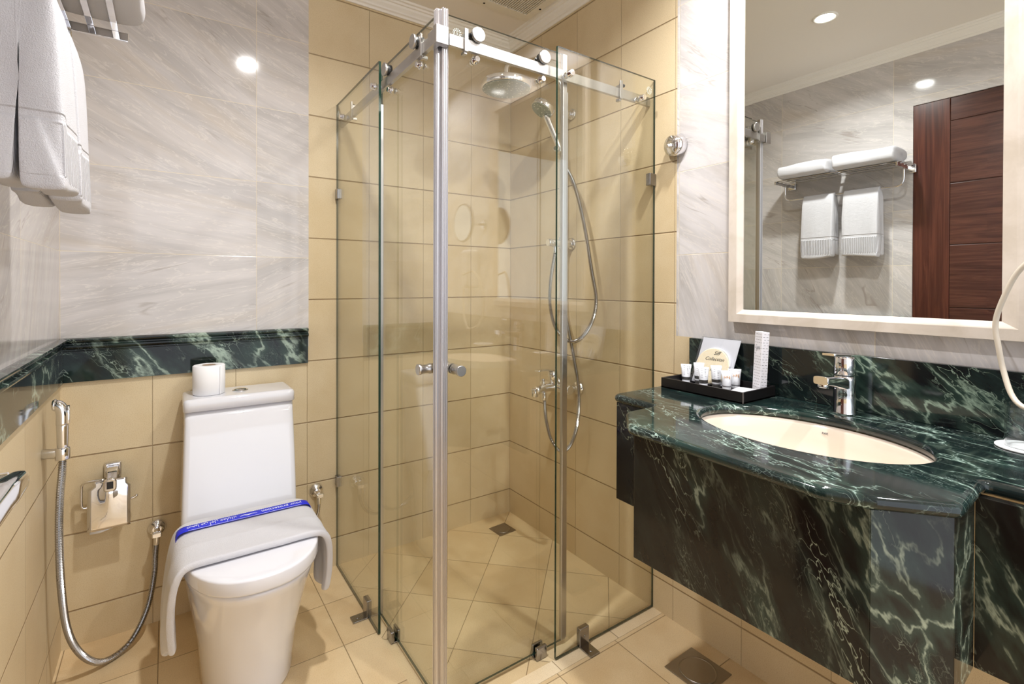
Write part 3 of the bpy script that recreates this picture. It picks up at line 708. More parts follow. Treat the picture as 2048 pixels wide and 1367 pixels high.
rings(bm, [def_(0.759, 0.003), def_(0.761, 0.0), def_(0.788, 0.0), def_(0.794, 0.002), def_(0.798, 0.006), def_(0.800, 0.014)]); obj('tank_lid', bm, 'porcelain', to)
bm = new(); lathe(bm, (TX + 0.012, -0.10, 0.7995), (0, 0, 1), [(0.026, 0), (0.026, 0.002), (0.022, 0.004), (0.0205, 0.003), (0.020, 0.0055), (0.014, 0.0075), (0.0, 0.008)], 32, 0, True, False); bt = obj('flush_button', bm, 'chrome', to)
bm = new(); lathe(bm, (TX - 0.1185, -0.20, 0.075), (-1, 0, 0), [(0.008, -0.004), (0.008, 0.004), (0.005, 0.007)], 16); obj('bolt_cap', bm, 'chrome', to)
# toilet roll on the tank
tr = thing('toilet_roll', 'white toilet paper roll standing on the tank lid', 'toilet roll', (-1.347, -0.105, 0.8))
bm = new(); c = (-1.347, -0.102, 0.8005)
lathe(bm, c, (0, 0, 1), [(0.046, 0), (0.049, 0.002), (0.0495, 0.05), (0.049, 0.098), (0.046, 0.1), (0.021, 0.1), (0.0205, 0.03)], 40, 0, True, True)
box(bm, -1.347 + 0.030, -1.347 + 0.031, -0.102 - 0.044, -0.102 - 0.020, 0.803, 0.899)
obj('paper', bm, 'paper', tr)
bm = new(); lathe(bm, (c[0], c[1], c[2] + 0.031), (0, 0, 1), [(0.0205, 0), (0.0205, 0.0695), (0.0185, 0.0695), (0.0185, 0.002)], 28); obj('core', bm, 'card', tr)

# towel draped over the closed lid
def drape_path(g, dl, dr):     # X-Z line over the lid, g above it; dl, dr = z of the hanging ends
    xl, xr, zt = TX - 0.1755 - g, TX + 0.1755 + g, 0.4425 + g
    p = [(xl - 0.018, dl), (xl - 0.020, dl + (zt - dl)*0.35), (xl - 0.013, dl + (zt - dl)*0.7), (xl - 0.004, zt - 0.035), (xl + 0.010, zt - 0.010), (xl + 0.04, zt)]
    q = [(xr - 0.04, zt), (xr - 0.010, zt - 0.010), (xr + 0.004, zt - 0.035), (xr + 0.012, dr + (zt - dr)*0.6), (xr + 0.016, dr + (zt - dr)*0.3), (xr + 0.013, dr)]
    return [Vector((a, 0, b)) for a, b in p] + [Vector((xl + (xr - xl)*k/6, 0, zt)) for k in range(2, 5)] + [Vector((a, 0, b)) for a, b in q]
bm = new(); NY = 30; lo = []
for j in range(NY + 1):
    s = j/NY; y = -0.335 - 0.285*s
    pth = catmull(drape_path(0.010, 0.150 + 0.05*s + 0.015*math.sin(s*9), 0.255 - 0.03*math.sin(s*3)), 0.02); row = []
    n = len(pth)
    for i, p in enumerate(pth):
        hang = max(0, (0.43 - p.z)/0.28); side = -1 if p.x < TX else 1
        # the hanging ends gather towards a narrower, rippled fold
        yy = y + (-0.50 - y)*min(hang*(0.45 if side < 0 else 0.6), 0.62) + (0.0 if side > 0 else 0.015*hang)
        off = 0.010*math.sin(s*11 + 1.0)*min(hang*1.4, 1.0)
        bulge = 0.004*math.exp(-((s - 1.0)/0.10)**2) + 0.003*math.exp(-((s - 0.62)/0.05)**2)
        nz = mnoise.noise(Vector((p.x*14, y*14, 3.0)))*0.002
        row.append(Vector((p.x + off*side*0.9, yy, p.z + (bulge + nz)*(1 if hang <= 0 else 0.3))))
    lo.append(row)
m = min(len(r) for r in lo); lo2 = []
for r in lo:
    L = len(r); lo2.append([r[round(i*(L - 1)/(m - 1))] for i in range(m)])
rings(bm, lo2, False, False, False)
dt = obj('floor_towel', bm, 'towel', None, True, True, [('SOLIDIFY', dict(thickness=0.018, offset=0.0)), ('SUBSURF', dict(levels=1, render_levels=2))])
tag(dt, 'white terry towel draped across the closed toilet lid', 'towel')
# paper band round the towel and lid
pb = thing('paper_band', 'bright blue paper strip with white lettering across the towel on the toilet', 'paper band', (TX, -0.405, 0.462))
bm = new()
xl, xr, zt = TX - 0.182, TX + 0.179, 0.4660
pth = catmull([Vector(p) for p in ((xl - 0.006, 0, 0.40), (xl - 0.004, 0, zt - 0.02), (xl + 0.003, 0, zt - 0.006), (xl + 0.016, 0, zt - 0.0008), (xl + 0.030, 0, zt), (xl + 0.045, 0, zt), (TX - 0.08, 0, zt), (TX + 0.08, 0, zt), (xr - 0.045, 0, zt), (xr - 0.030, 0, zt), (xr - 0.016, 0, zt - 0.0008), (xr - 0.003, 0, zt - 0.006), (xr + 0.004, 0, zt - 0.02), (xr + 0.006, 0, 0.40))], 0.01)
rings(bm, [[Vector((p.x, y, p.z)) for p in pth] for y in (-0.380, -0.393, -0.406, -0.419)], False, False, False)
obj('strip', bm, 'blue', pb, True, True, [('SOLIDIFY', dict(thickness=0.0006, offset=1.0))])
ar = '\uFEBB\uFEA4\uFEF4\uFE8E \uFEE3\uFEE6 \uFE83\uFE9F\uFEDE \uFEA3\uFEE4\uFE8E\uFEF3\uFE98\uFEDA'[::-1]
text('lettering', ar, 0.026, 'ink_white', pb, (TX - 0.095, -0.399, zt + 0.0012), (-1, 0, 0), (0, -1, 0), fit=0.128)
text('lettering', 'your protection', 0.0215, 'ink_white', pb, (TX + 0.098, -0.399, zt + 0.0012), (-1, 0, 0), (0, -1, 0), fit=0.118)
bm = new()
for k in range(56):
    x = xl + 0.026 + (xr - xl - 0.052)*k/55
    v = [bm.verts.new(p) for p in ((x, -0.383, zt + 0.0012), (x + 0.003, -0.383, zt + 0.0012), (x + 0.001, -0.3805, zt + 0.0012), (x - 0.002, -0.3805, zt + 0.0012))]; bm.faces.new(v)
box(bm, xl + 0.026, xr - 0.026, -0.4170, -0.4160, zt + 0.0008, zt + 0.0013)
obj('border_print', bm, 'ink_white', pb)
bm = new()
tube(bm, catmull([(TX - 0.022, -0.401, zt + 0.001), (TX - 0.010, -0.396, zt + 0.0012), (TX, -0.400, zt + 0.0012), (TX + 0.012, -0.396, zt + 0.0012), (TX + 0.026, -0.401, zt + 0.001)], 0.003), [0.0006 + 0.0022*math.sin(PI*min(1, i/14)) for i in range(40)][:len(catmull([(TX - 0.022, -0.401, zt), (TX - 0.010, -0.396, zt), (TX, -0.400, zt), (TX + 0.012, -0.396, zt), (TX + 0.026, -0.401, zt)], 0.003))], 8)
bm.transform(Matrix.Translation((0, 0, zt + 0.0005)) @ Matrix.Diagonal((1, 1, 0.12, 1)) @ Matrix.Translation((0, 0, -zt)))
obj('emblem', bm, 'ink_white', pb)

# ---------------------------------------------------------------- bidet spray, valves, paper holder
bs = thing('bidet_spray', 'chrome hand bidet spray with ribbed steel hose on left wall', 'bidet spray', (-1.705, -0.30, 0.75))
SX, SY = -1.705, -0.303
bm = new(); lathe(bm, (SX, SY, 0.715), (0, 0, 1), [(0.0085, 0), (0.0115, 0.003), (0.0125, 0.03), (0.0135, 0.075), (0.0135, 0.082)], 24); obj('handle', bm, 'chrome', bs)
bm = new()
tube(bm, catmull([(SX, SY, 0.795), (SX, SY, 0.825), (SX - 0.003, SY + 0.001, 0.839), (SX - 0.009, SY + 0.003, 0.847), (SX - 0.015, SY + 0.005, 0.849)], 0.004), 0.0145, 20)
lathe(bm, (SX - 0.013, SY + 0.005, 0.849), (-1, 0.2, 0.0), [(0.0155, 0), (0.0165, 0.003), (0.015, 0.007)], 24)
obj('head', bm, 'chrome', bs)
bm = new(); rings(bm, [[(SX + 0.012 + a, SY - 0.004 + b, z) for a, b in rrect(-w_*0.5, w_*0.5, -0.008, 0.008, 0.002, 3)] for z, w_ in ((0.797, 0.004), (0.800, 0.008), (0.825, 0.009), (0.846, 0.006))]); obj('trigger', bm, 'chrome', bs)
bm = new(); ribbed(bm, [(-1.499, -0.052, 0.294), (-1.502, -0.056, 0.25), (-1.505, -0.060, 0.193), (-1.523, -0.08, 0.100), (-1.561, -0.11, 0.030), (-1.604, -0.14, 0.0105), (-1.644, -0.17, 0.026), (-1.681, -0.2, 0.088), (-1.705, -0.23, 0.182), (-1.714, -0.26, 0.317), (-1.716, -0.28, 0.468), (-1.713, -0.29, 0.583), (-1.706, -0.302, 0.672), (SX, SY, 0.716)], 0.0096)
obj('hose', bm, 'hose', bs)
hb = thing('spray_bracket', 'chrome wall bracket holding the bidet spray', 'bracket', (WL, -0.295, 0.715))
bm = new(); cyl(bm, (WL + 0.0005, -0.288, 0.716), (SX + 0.002, SY, 0.716), 0.0135, 24, 0.002); cyl(bm, (SX, SY, 0.698), (SX, SY, 0.732), 0.0165, 24, 0.003)
obj('arm', bm, 'chrome', hb)
def valve(x, z, label):
    t = thing('angle_valve', label, 'valve', (x, 0, z), 'chrome angle valves on the back wall')
    bm = new(); lathe(bm, (x, -0.0003, z), (0, -1, 0), [(0.028, 0), (0.028, 0.003), (0.022, 0.010), (0.014, 0.013), (0.013, 0.018)], 30); obj('flange', bm, 'chrome', t)
    bm = new(); cyl(bm, (x, -0.015, z), (x, -0.058, z), 0.0095, 20, 0.002); cyl(bm, (x, -0.052, z + 0.004), (x - 0.001, -0.053, z - 0.038), 0.0085, 20, 0.002); obj('body', bm, 'chrome', t)
    bm = new(); rings(bm, [[(x + a, y, z + b) for a, b in rrect(-k, k, -k*0.55, k*0.55, 0.003, 3)] for y, k in ((-0.058, 0.010), (-0.061, 0.014), (-0.070, 0.014), (-0.073, 0.011))]); obj('handle', bm, 'chrome', t)
    return t
valve(-1.497, 0.331, 'chrome angle valve on the back wall left of the toilet')
v2_ = valve(-0.965, 0.337, 'chrome angle valve on the back wall right of the toilet')
bm = new(); P_ = catmull([(-0.966, -0.053, 0.300), (-0.970, -0.056, 0.27), (-0.985, -0.058, 0.235), (-1.02, -0.056, 0.205), (-1.07, -0.05, 0.20), (-1.13, -0.04, 0.23)], 0.004)
tube(bm, P_, [0.0062 if i % 2 else 0.0054 for i in range(len(P_))], 12); o = obj('supply_hose', bm, 'hose', v2_)
tp = thing('toilet_paper_holder', 'chrome toilet paper holder with curved cover on the back wall', 'toilet paper holder', (-1.625, 0, 0.5))
bm = new()
rings(bm, [[(x, y, z) for x, z in rrect(-1.640 + g, -1.594 - g, 0.535 + g, 0.585 - g, 0.005, 3)] for y, g in ((-0.0005, 0.0), (-0.008, 0.0), (-0.012, 0.003), (-0.012, 0.008), (-0.008, 0.009))])
rings(bm, [[(-1.617 + a*(1 - 0.1*s), -0.008 - 0.060*s, 0.568 - 0.038*s*s + b) for a, b in rrect(-0.015, 0.015, -0.007, 0.007, 0.003, 3)] for s in [k/8 for k in range(9)]])
obj('mount', bm, 'chrome', tp)
bm = new(); rings(bm, [[(x, y, z) for x, z in rrect(-1.637 + g, -1.603 - g, 0.510 + g, 0.552 - g, 0.011, 4)] for y, g in ((-0.062, 0.0), (-0.074, 0.0), (-0.077, 0.003))])
o = obj('pivot', bm, 'chrome', tp)
bm = new(); box(bm, -1.6285, -1.6115, -0.0785, -0.0765, 0.520, 0.543, 0, 0.0006); obj('inset', bm, 'black', o)
bm = new(); cr = []
for k in range(19):
    s = k/18; z = 0.545 - 0.155*s; y = -0.060 - 0.010*math.sin(min(1, s*1.15)*PI*0.5)
    x0, x1 = (-1.678, -1.568) if k > 2 else (-1.664, -1.577)
    cr.append([Vector((x0 + (x1 - x0)*j/10, y - 0.006*math.exp(-((j/10 - 0.5)/0.16)**2)*math.exp(-((s - 0.25)/0.28)**2), z)) for j in range(11)])
rings(bm, cr, False, False, False)
obj('cover', bm, 'chrome', tp, True, True, [('SOLIDIFY', dict(thickness=0.0016, offset=0.0))])
bm = new(); tube(bm, catmull([(-1.635, -0.055, 0.546), (-1.675, -0.050, 0.546), (-1.690, -0.046, 0.540), (-1.694, -0.044, 0.525), (-1.694, -0.044, 0.475), (-1.690, -0.044, 0.464), (-1.680, -0.044, 0.461), (-1.62, -0.044, 0.463), (-1.560, -0.044, 0.467), (-1.552, -0.044, 0.476)], 0.006), 0.0042, 12); obj('wire_arm', bm, 'chrome', tp)
pr_ = thing('holder_roll', 'white paper roll mostly hidden behind the chrome holder cover', 'toilet roll', (-1.625, -0.030, 0.462))
bm = new(); lathe(bm, (-1.672, -0.030, 0.445), (1, 0, 0), [(0.025, 0), (0.026, 0.002), (0.026, 0.092), (0.025, 0.094)], 32); obj('paper', bm, 'paper', pr_)
bm = new(); rings(bm, [[Vector(p) for p in ((-1.672, y, z), (-1.645, y - 0.002, z), (-1.618, y, z + (0.0 if k < 5 else 0.006)), (-1.588, y + 0.001, z + (0.0 if k < 5 else 0.018)))] for k, (y, z) in enumerate(((-0.0562, 0.455), (-0.0575, 0.44), (-0.060, 0.42), (-0.062, 0.40), (-0.063, 0.392), (-0.064, 0.380)))], False, False, False)
obj('loose_sheet', bm, 'paper', pr_, True, True, [('SOLIDIFY', dict(thickness=0.0005, offset=0.0))])

# ---------------------------------------------------------------- vanity
ZC, RB = 0.864, 0.0115
outer = [(-0.0005, -1.100), (-0.394, -1.100), (-0.396, -1.262), (-0.508, -1.262), (-0.600, -1.352), (-0.616, -1.770), (-0.583, -1.832), (-0.512, -1.918), (-0.362, -1.908), (-0.348, -2.70), (-0.0005, -2.70)]
of = fillet(outer, [0, 0.03, 0.012, 0.02, 0.03, 0.05, 0.05, 0.022, 0.012, 0.02, 0], 5)
so = [(-0.0005, -1.100), (-0.384, -1.112), (-0.386, -1.276), (-0.494, -1.276), (-0.586, -1.358), (-0.596, -1.560), (-0.580, -1.824), (-0.500, -1.905), (-0.378, -1.900), (-0.362, -2.70), (-0.0005, -2.70)]
BX, BY, BA, BB = -0.300, -1.592, 0.158, 0.232     # basin centre and half sizes (X, Y)
hole = [(BX + BA*math.cos(2*PI*k/72), BY + BB*math.sin(2*PI*k/72)) for k in range(72)]
bm = new(); slab_round(bm, of, [Vector(p) for p in hole], ZC, RB, 8)
for f in bm.faces: f.smooth = abs(f.normal.z) < 0.98
ct = tag(obj('countertop', bm, 'green_top'), 'polished dark green marble countertop with rounded edge and oval cut-out', 'countertop')
sk = thing('vanity_skirt', 'dark green marble skirt hanging below the basin counter', 'vanity', (-0.56, -1.58, 0.555))
ins = [Vector(p) for p in so if p != (-0.596, -1.560)]
ZS0, ZS1 = 0.558, ZC - 2*RB
for i in range(1, 8):
    a, b = ins[i], ins[i+1]; d = (b - a).normalized(); nn = Vector((-d.y, d.x))*0.018; a = a + d*0.0003; b = b - d*0.0003
    bm = new(); q = [a, b, b + nn, a + nn]
    rings(bm, [[(*p, z) for p in q] for z in (ZS0, ZS1)], True, True, True, 0, False)
    obj('side_panel' if i != 4 else 'front_panel', bm, 'green_skirt', sk, mods=[AUTO])
# basin
ba = thing('basin', 'cream oval undermount basin in the green countertop', 'basin', (BX, BY, 0.70))
bm = new(); prof = [(1.10, 0.8400), (1.02, 0.8400), (1.0, 0.832), (0.985, 0.80), (0.95, 0.765), (0.88, 0.735), (0.74, 0.712), (0.5, 0.700), (0.25, 0.695), (0.11, 0.693)]
rings(bm, [[(BX + BA*s*math.cos(2*PI*k/72), BY + BB*s*math.sin(2*PI*k/72), z) for k in range(72)] for s, z in prof] , True, False, False)
obj('bowl', bm, 'biscuit', ba, True, True, [('SOLIDIFY', dict(thickness=0.008, offset=-1.0))])
bm = new(); lathe(bm, (BX, BY, 0.6925), (0, 0, 1), [(0.031, 0), (0.031, 0.002), (0.026, 0.0035), (0.020, 0.0015), (0.019, 0.005), (0.0, 0.006)], 32, 0, True, False); obj('plug', bm, 'chrome', ba)
text('maker_mark', 'RAK', 0.0075, 'ink_grey', ba, (BX + BA*0.9865, BY + 0.019, 0.822), (0, -1, 0), (0.25, 0, 0.97))
# tap
fa = thing('basin_tap', 'chrome single lever basin tap behind the oval basin', 'tap', (-0.070, -1.585, ZC))
FX, FY = -0.072, -1.586
bm = new(); lathe(bm, (FX, FY, ZC + 0.0003), (0, 0, 1), [(0.0255, 0), (0.026, 0.003), (0.0242, 0.007), (0.0236, 0.05), (0.024, 0.085), (0.0235, 0.093), (0.019, 0.096)], 36); obj('body', bm, 'chrome', fa)
bm = new()
rings(bm, [[(FX - 0.010 - 0.118*s, FY + a, 0.940 + 0.026*s - 0.006*s*s + b*(1 - 0.35*s)) for a, b in rrect(-0.0185 + 0.003*s, 0.0185 - 0.003*s, -0.0145, 0.0145, 0.008, 4)] for s in [k/10 for k in range(11)]]); sp = obj('spout', bm, 'chrome', fa)
bm = new(); cyl(bm, (FX - 0.112, FY, 0.957), (FX - 0.114, FY, 0.941), 0.0115, 22, 0.0015); obj('aerator', bm, 'chrome', sp)
bm = new(); lathe(bm, (FX, FY, 0.962), (0, 0, 1), [(0.0235, 0), (0.0245, 0.002), (0.0215, 0.040), (0.0205, 0.044), (0.012, 0.0455)], 32); obj('cap', bm, 'chrome', fa)
bm = new(); rings(bm, [[(FX + 0.016 - 0.105*s, FY + a*(1 - 0.15*s), 1.0085 + 0.010*s + b) for a, b in rrect(-0.0155, 0.0155, -0.0028, 0.0028, 0.0015, 3)] for s in [k/6 for k in range(7)]]); obj('lever', bm, 'chrome', fa)
bm = new(); lathe(bm, (FX - 0.0236, FY + 0.0, 0.987), (-1, 0, 0.1), [(0.003, -0.002), (0.003, 0.001)], 12); obj('indicator', bm, 'clip', fa)

# framed mirror
mr = thing('wall_mirror', 'large wall mirror in a cream marble frame above the counter', 'mirror', (0, -1.57, 1.58))
MY0, MY1, MZ0, MZ1 = -1.861, -1.287, 1.110, 2.085
fo = [(-1.935, 1.070), (-1.243, 1.070), (-1.243, 2.135), (-1.935, 2.135)]; fo = [Vector(p) for p in fo]
fi = [Vector(p) for p in ((MY0, MZ0), (MY1, MZ0), (MY1, MZ1), (MY0, MZ1))]
def lerpf(s): return [a.lerp(b, s) for a, b in zip(fo, fi)]
bm = new()
rings(bm, [[(x, p.x, p.y) for p in lerpf(s)] for s, x in ((0.0, -0.0005), (0.0, -0.026), (0.02, -0.029), (0.62, -0.030), (0.68, -0.029), (0.99, -0.020), (1.0, -0.012), (1.0, -0.0005))], True, False, False, 0, False)
obj('frame', bm, 'cream', mr)
bm = new(); g = Vector
def gl_(i): return [(MY0 + i, MZ0 + i), (MY1 - i, MZ0 + i), (MY1 - i, MZ1 - i), (MY0 + i, MZ1 - i)]
rings(bm, [[(x, *p) for p in gl_(i)] for i, x in ((-0.0005, -0.008), (-0.0005, -0.0179), (0.024, -0.018))], True, True, True, 0, False)
obj('mirror_glass', bm, 'mirror', mr)

# ---------------------------------------------------------------- things on the counter
ZK = ZC + 0.0004
tray = thing('amenity_tray', 'black leather amenity tray standing at the back left of the counter', 'tray', (-0.11, -1.25, ZC))
TX0, TX1, TY0, TY1, TH = -0.196, -0.030, -1.392, -1.122, 0.031
bm = new(); box(bm, TX0, TX1, TY0, TY1, ZK, ZK + 0.004)
for a in ((TX0, TX0 + 0.005, TY0, TY1), (TX1 - 0.005, TX1, TY0, TY1), (TX0 + 0.005, TX1 - 0.005, TY0, TY0 + 0.005), (TX0 + 0.005, TX1 - 0.005, TY1 - 0.005, TY1)): box(bm, *a, ZK, ZK + TH, 0, 0.0008)
obj('leather_body', bm, 'tray', tray)
bm = new(); box(bm, TX0 - 0.0008, TX0 + 0.0012, TY0 - 0.0008, TY0 + 0.0012, ZK + 0.001, ZK + TH); obj('corner_stitch', bm, 'stitch', tray)
ZT_ = ZK + 0.0045
TS = 1.0
def tube_mesh(p, rot, H, kind, label):
    t = thing('toiletry_tube', label, 'toiletry tube', (p[0], p[1], ZT_), 'small white toiletry tubes in the tray')
    R = Matrix.Translation((p[0], p[1], ZT_)) @ Matrix.Rotation(rot, 4, 'Z')
    def ell(a, b, z, n=28): return [(a*math.cos(2*PI*k/n), b*math.sin(2*PI*k/n), z) for k in range(n)]
    bm = new(); z0 = 0.012
    rings(bm, [ell(0.0125, 0.0125, z0), ell(0.0128, 0.0125, z0 + 0.004), ell(0.0136, 0.0108, z0 + (H - z0)*0.4), ell(0.0148, 0.0065, z0 + (H - z0)*0.72), ell(0.0158, 0.0024, H - 0.010), ell(0.0160, 0.0012, H - 0.008), ell(0.0160, 0.0010, H)])
    bm.transform(R); obj('tube_body', bm, 'tube', t)
    bm = new(); rings(bm, [ell(0.0118, 0.0118, 0), ell(0.0122, 0.0122, 0.001), ell(0.0122, 0.0122, z0 - 0.001), ell(0.0118, 0.0118, z0)]); bm.transform(R)
    obj('cap', bm, 'tube_dark' if kind == 'band2' else 'tube', t)
    # the printed front faces local -Y; lettering tilts back a little with the tube
    F = lambda x, z: R @ Vector((x, -0.0134 + 0.0098*max(0, (z - z0)/(H - z0) - 0.12), z))
    xd = (R.to_3x3() @ Vector((1, 0, 0))); yd = (R.to_3x3() @ Vector((0, 0.12, 1)))
    if kind.startswith('band'):
        bm = new(); zb = 0.019 if kind == 'band2' else 0.0135
        rings(bm, [ell(0.01305, 0.01262, zb), ell(0.0133, 0.0124, zb + 0.009)], True, False, False); bm.transform(R); obj('dark_band', bm, 'tube_dark', t)
        bm = new()
        for k in range(9):
            z = 0.031 + 0.0033*(k % 9); x = -0.008 + 0.0053*((k*2) % 4)
            q = [F(x, z), F(x + 0.0048, z), F(x + 0.0048, z + 0.0008), F(x, z + 0.0008)]; bm.faces.new([bm.verts.new(v) for v in q])
        for x, z in ((0.004, 0.044), (0.009, 0.047)):
            q = [F(x, z), F(x + 0.0008, z), F(x + 0.0008, z + 0.010), F(x, z + 0.010)]; bm.faces.new([bm.verts.new(v) for v in q])
        obj('line_print', bm, 'ink_grey', t, recalc=False)
    else:
        text('lettering', 'HFE', 0.0115, 'ink_gold', t, F(0.0, H*0.68), xd, yd, shear=0.1)
for p, rot, H, kd, lb in (((-0.100, -1.143), 1.02, 0.062, 'band', 'leftmost small white tube in the black tray, dark band near its foot'),
                          ((-0.080, -1.176), 1.02, 0.069, 'band2', 'second small white tube from the left, set back, with dark cap'),
                          ((-0.101, -1.207), 1.05, 0.061, 'band', 'short banded white tube, third from the left in the tray'),
                          ((-0.085, -1.240), 1.02, 0.069, 'band2', 'banded white tube with dark cap, fourth from left, beside gold lettered tubes'),
                          ((-0.089, -1.277), 1.05, 0.059, 'gold', 'white tube with gold letters at the front of the tray'),
                          ((-0.050, -1.282), 1.05, 0.061, 'gold', 'white tube with gold letters behind and right of the front one')):
    tube_mesh(p, rot - PI/2 - 0.35, H, kd, lb)
# loofah packet leaning on the splashback
lp = thing('loofah_packet', 'clear packet with round cream loofah pad leaning on the green splashback', 'sponge packet', (-0.06, -1.21, ZC))
p0 = Vector((-0.066, -1.139, 0.872)); xv = Vector((0.004, -1, 0)).normalized(); uv = (Vector((-0.0215, -1.153, 1.014)) - p0); hgt = uv.length; uv.normalize(); nv = xv.cross(uv)
WK = 0.131
def PK(a, b, c=0.0): return p0 + xv*a + uv*b + nv*c
def slabq(bm, q, th):
    rings(bm, [[PK(a, b, c) for a, b in q] for c in (0, th)], True, True, True, 0, False)
bm = new(); slabq(bm, rrect(0, WK, 0, hgt, 0.003, 2), 0.0105); obj('film_bag', bm, 'film', lp)
bm = new(); slabq(bm, [(0.001, 0.001), (WK - 0.001, 0.001), (WK - 0.001, hgt - 0.001), (0.001, hgt - 0.001)], 0.001); obj('backing_card', bm, plain('pale_backing', C(218, 220, 226), 0.4), lp)
dc = (WK*0.47, 0.058)
bm = new(); lathe(bm, PK(dc[0], dc[1], 0.0015), nv, [(0.056, 0), (0.0575, 0.002), (0.057, 0.006), (0.054, 0.0075)], 44); o = obj('loofah_pad', bm, 'loofah', lp)
bm = new(); tube(bm, [PK(dc[0] + 0.057*math.cos(2*PI*k/48), dc[1] + 0.057*math.sin(2*PI*k/48), 0.005) for k in range(49)], 0.003, 8); obj('pad_edging', bm, 'paper', o)
text('lettering', 'Siff', 0.017, 'ink_black', lp, PK(dc[0] + 0.006, 0.099, 0.0093), xv, uv, shear=0.35)
text('lettering', 'Collection', 0.0155, 'ink_black', lp, PK(dc[0] + 0.003, 0.080, 0.0093), xv, uv, shear=0.35)
text('lettering', 'spa pad', 0.009, 'ink_black', lp, PK(dc[0] - 0.003, 0.046, 0.0093), xv, uv)
# tall printed carton
cb = thing('carton', 'tall slim white carton with black dashes standing in the tray corner', 'box', (-0.055, -1.352, ZC))
R = Matrix.Translation((-0.062, -1.362, ZT_)) @ Matrix.Rotation(-0.50, 4, 'Z') @ Matrix.Rotation(0.05, 4, 'Y')
CWx, CWy, CH = 0.011, 0.0175, 0.181
bm = new(); box(bm, -CWx, CWx, -CWy, CWy, 0, CH, 0, 0.0008); bm.transform(R); obj('box_body', bm, 'box', cb)
bm = new()
for i in range(22):
    z = 0.006 + i*0.0080
    for k in range(4):
        y = CWy - 0.003 - k*0.0088 - (0.0044 if i % 2 else 0)
        if 0.118 < z < 0.150 and 0 < k < 3: continue
        y1 = max(y - 0.0058, -CWy + 0.0005)
        if y1 < y: bm.faces.new([bm.verts.new(v) for v in ((-CWx - 0.0002, y, z), (-CWx - 0.0002, y1, z), (-CWx - 0.0002, y1, z + 0.0008), (-CWx - 0.0002, y, z + 0.0008))])
    for k in range(2):
        x = -CWx + 0.003 + k*0.0100 + (0.003 if i % 2 else 0); x1 = min(x + 0.0058, CWx - 0.0005)
        bm.faces.new([bm.verts.new(v) for v in ((x, -CWy - 0.0002, z), (x1, -CWy - 0.0002, z), (x1, -CWy - 0.0002, z + 0.0008), (x, -CWy - 0.0002, z + 0.0008))])
bm.transform(R); obj('dash_print', bm, 'ink_black', cb, recalc=False)
bm = new(); tube(bm, catmull([R @ Vector((-CWx - 0.0006, 0.010, 0.140)), R @ Vector((-CWx - 0.0006, 0.004, 0.130)), R @ Vector((-CWx - 0.0006, -0.001, 0.139)), R @ Vector((-CWx - 0.0006, -0.006, 0.131)), R @ Vector((-CWx - 0.0006, -0.009, 0.140))], 0.002), 0.0005, 6)
obj('monogram', bm, 'ink_grey', cb)
# flat sachets in the tray
def sachet(c, rot, L, W, z, label, mat='box', lines=True):
    t = thing('sachet', label, 'sachet', (c[0], c[1], z), 'flat sachets in the tray')
    R = Matrix.Translation((c[0], c[1], z)) @ Matrix.Rotation(rot, 4, 'Z')
    bm = new(); lo = []
    for zz, g in ((0, 0.0), (0.003, 0.0), (0.0045, 0.004)): lo.append([(*p, zz) for p in rrect(-L + g, L - g, -W + g, W - g, 0.001, 2)])
    rings(bm, lo); bm.transform(R); obj('packet', bm, mat, t)
    if lines:
        bm = new()
        for k in range(9): x = -L + 0.006 + k*(2*L - 0.012)/8; box(bm, x, x + 0.0006, -W + 0.006, W - 0.006, 0.0043, 0.0047)
        bm.transform(R); obj('line_print', bm, 'ink_grey', t)
sachet((-0.118, -1.350), 0.22, 0.032, 0.027, ZT_ + 0.0145, 'flat white sachet with fine lines, on top in the tray front corner')
sachet((-0.148, -1.346), 0.2, 0.027, 0.030, ZT_ + 0.006, 'plain cream sachet under the lined one in the tray', 'biscuit', False)
bm = new(); 
sachet((-0.150, -1.160), 0.1, 0.030, 0.030, ZT_ + 0.0005, 'plain white sachet lying in the left end of the tray', 'tube', False)
sachet((-0.148, -1.346), 0.2, 0.026, 0.030, ZT_ + 0.0005, 'bottom sachet of the small pile in the tray front corner', 'tube', False)

# tumbler upside down on a paper coaster
GX, GY = -0.074, -1.915
bm = new(); lathe(bm, (GX, GY, ZK), (0, 0, 1), [(0.052, 0), (0.052, 0.0025), (0.050, 0.003)], 48)
tag(obj('coaster', bm, 'coaster'), 'round white paper coaster under the upturned glass', 'coaster')
bm = new(); z = ZK + 0.0033
lathe(bm, (GX, GY, z), (0, 0, 1), [(0.0360, 0), (0.0385, 0), (0.0375, 0.04), (0.0362, 0.083), (0.034, 0.088), (0.028, 0.089), (0.0, 0.0885)], 48, 0, False, False)
lathe(bm, (GX, GY, z), (0, 0, 1), [(0.0360, 0), (0.0352, 0.04), (0.0340, 0.074), (0.030, 0.077), (0.0, 0.0775)], 48, 0, False, False)
tag(obj('tumbler', bm, 'tumbler', None, True), 'clear glass tumbler upside down at the right end of the counter', 'glass')

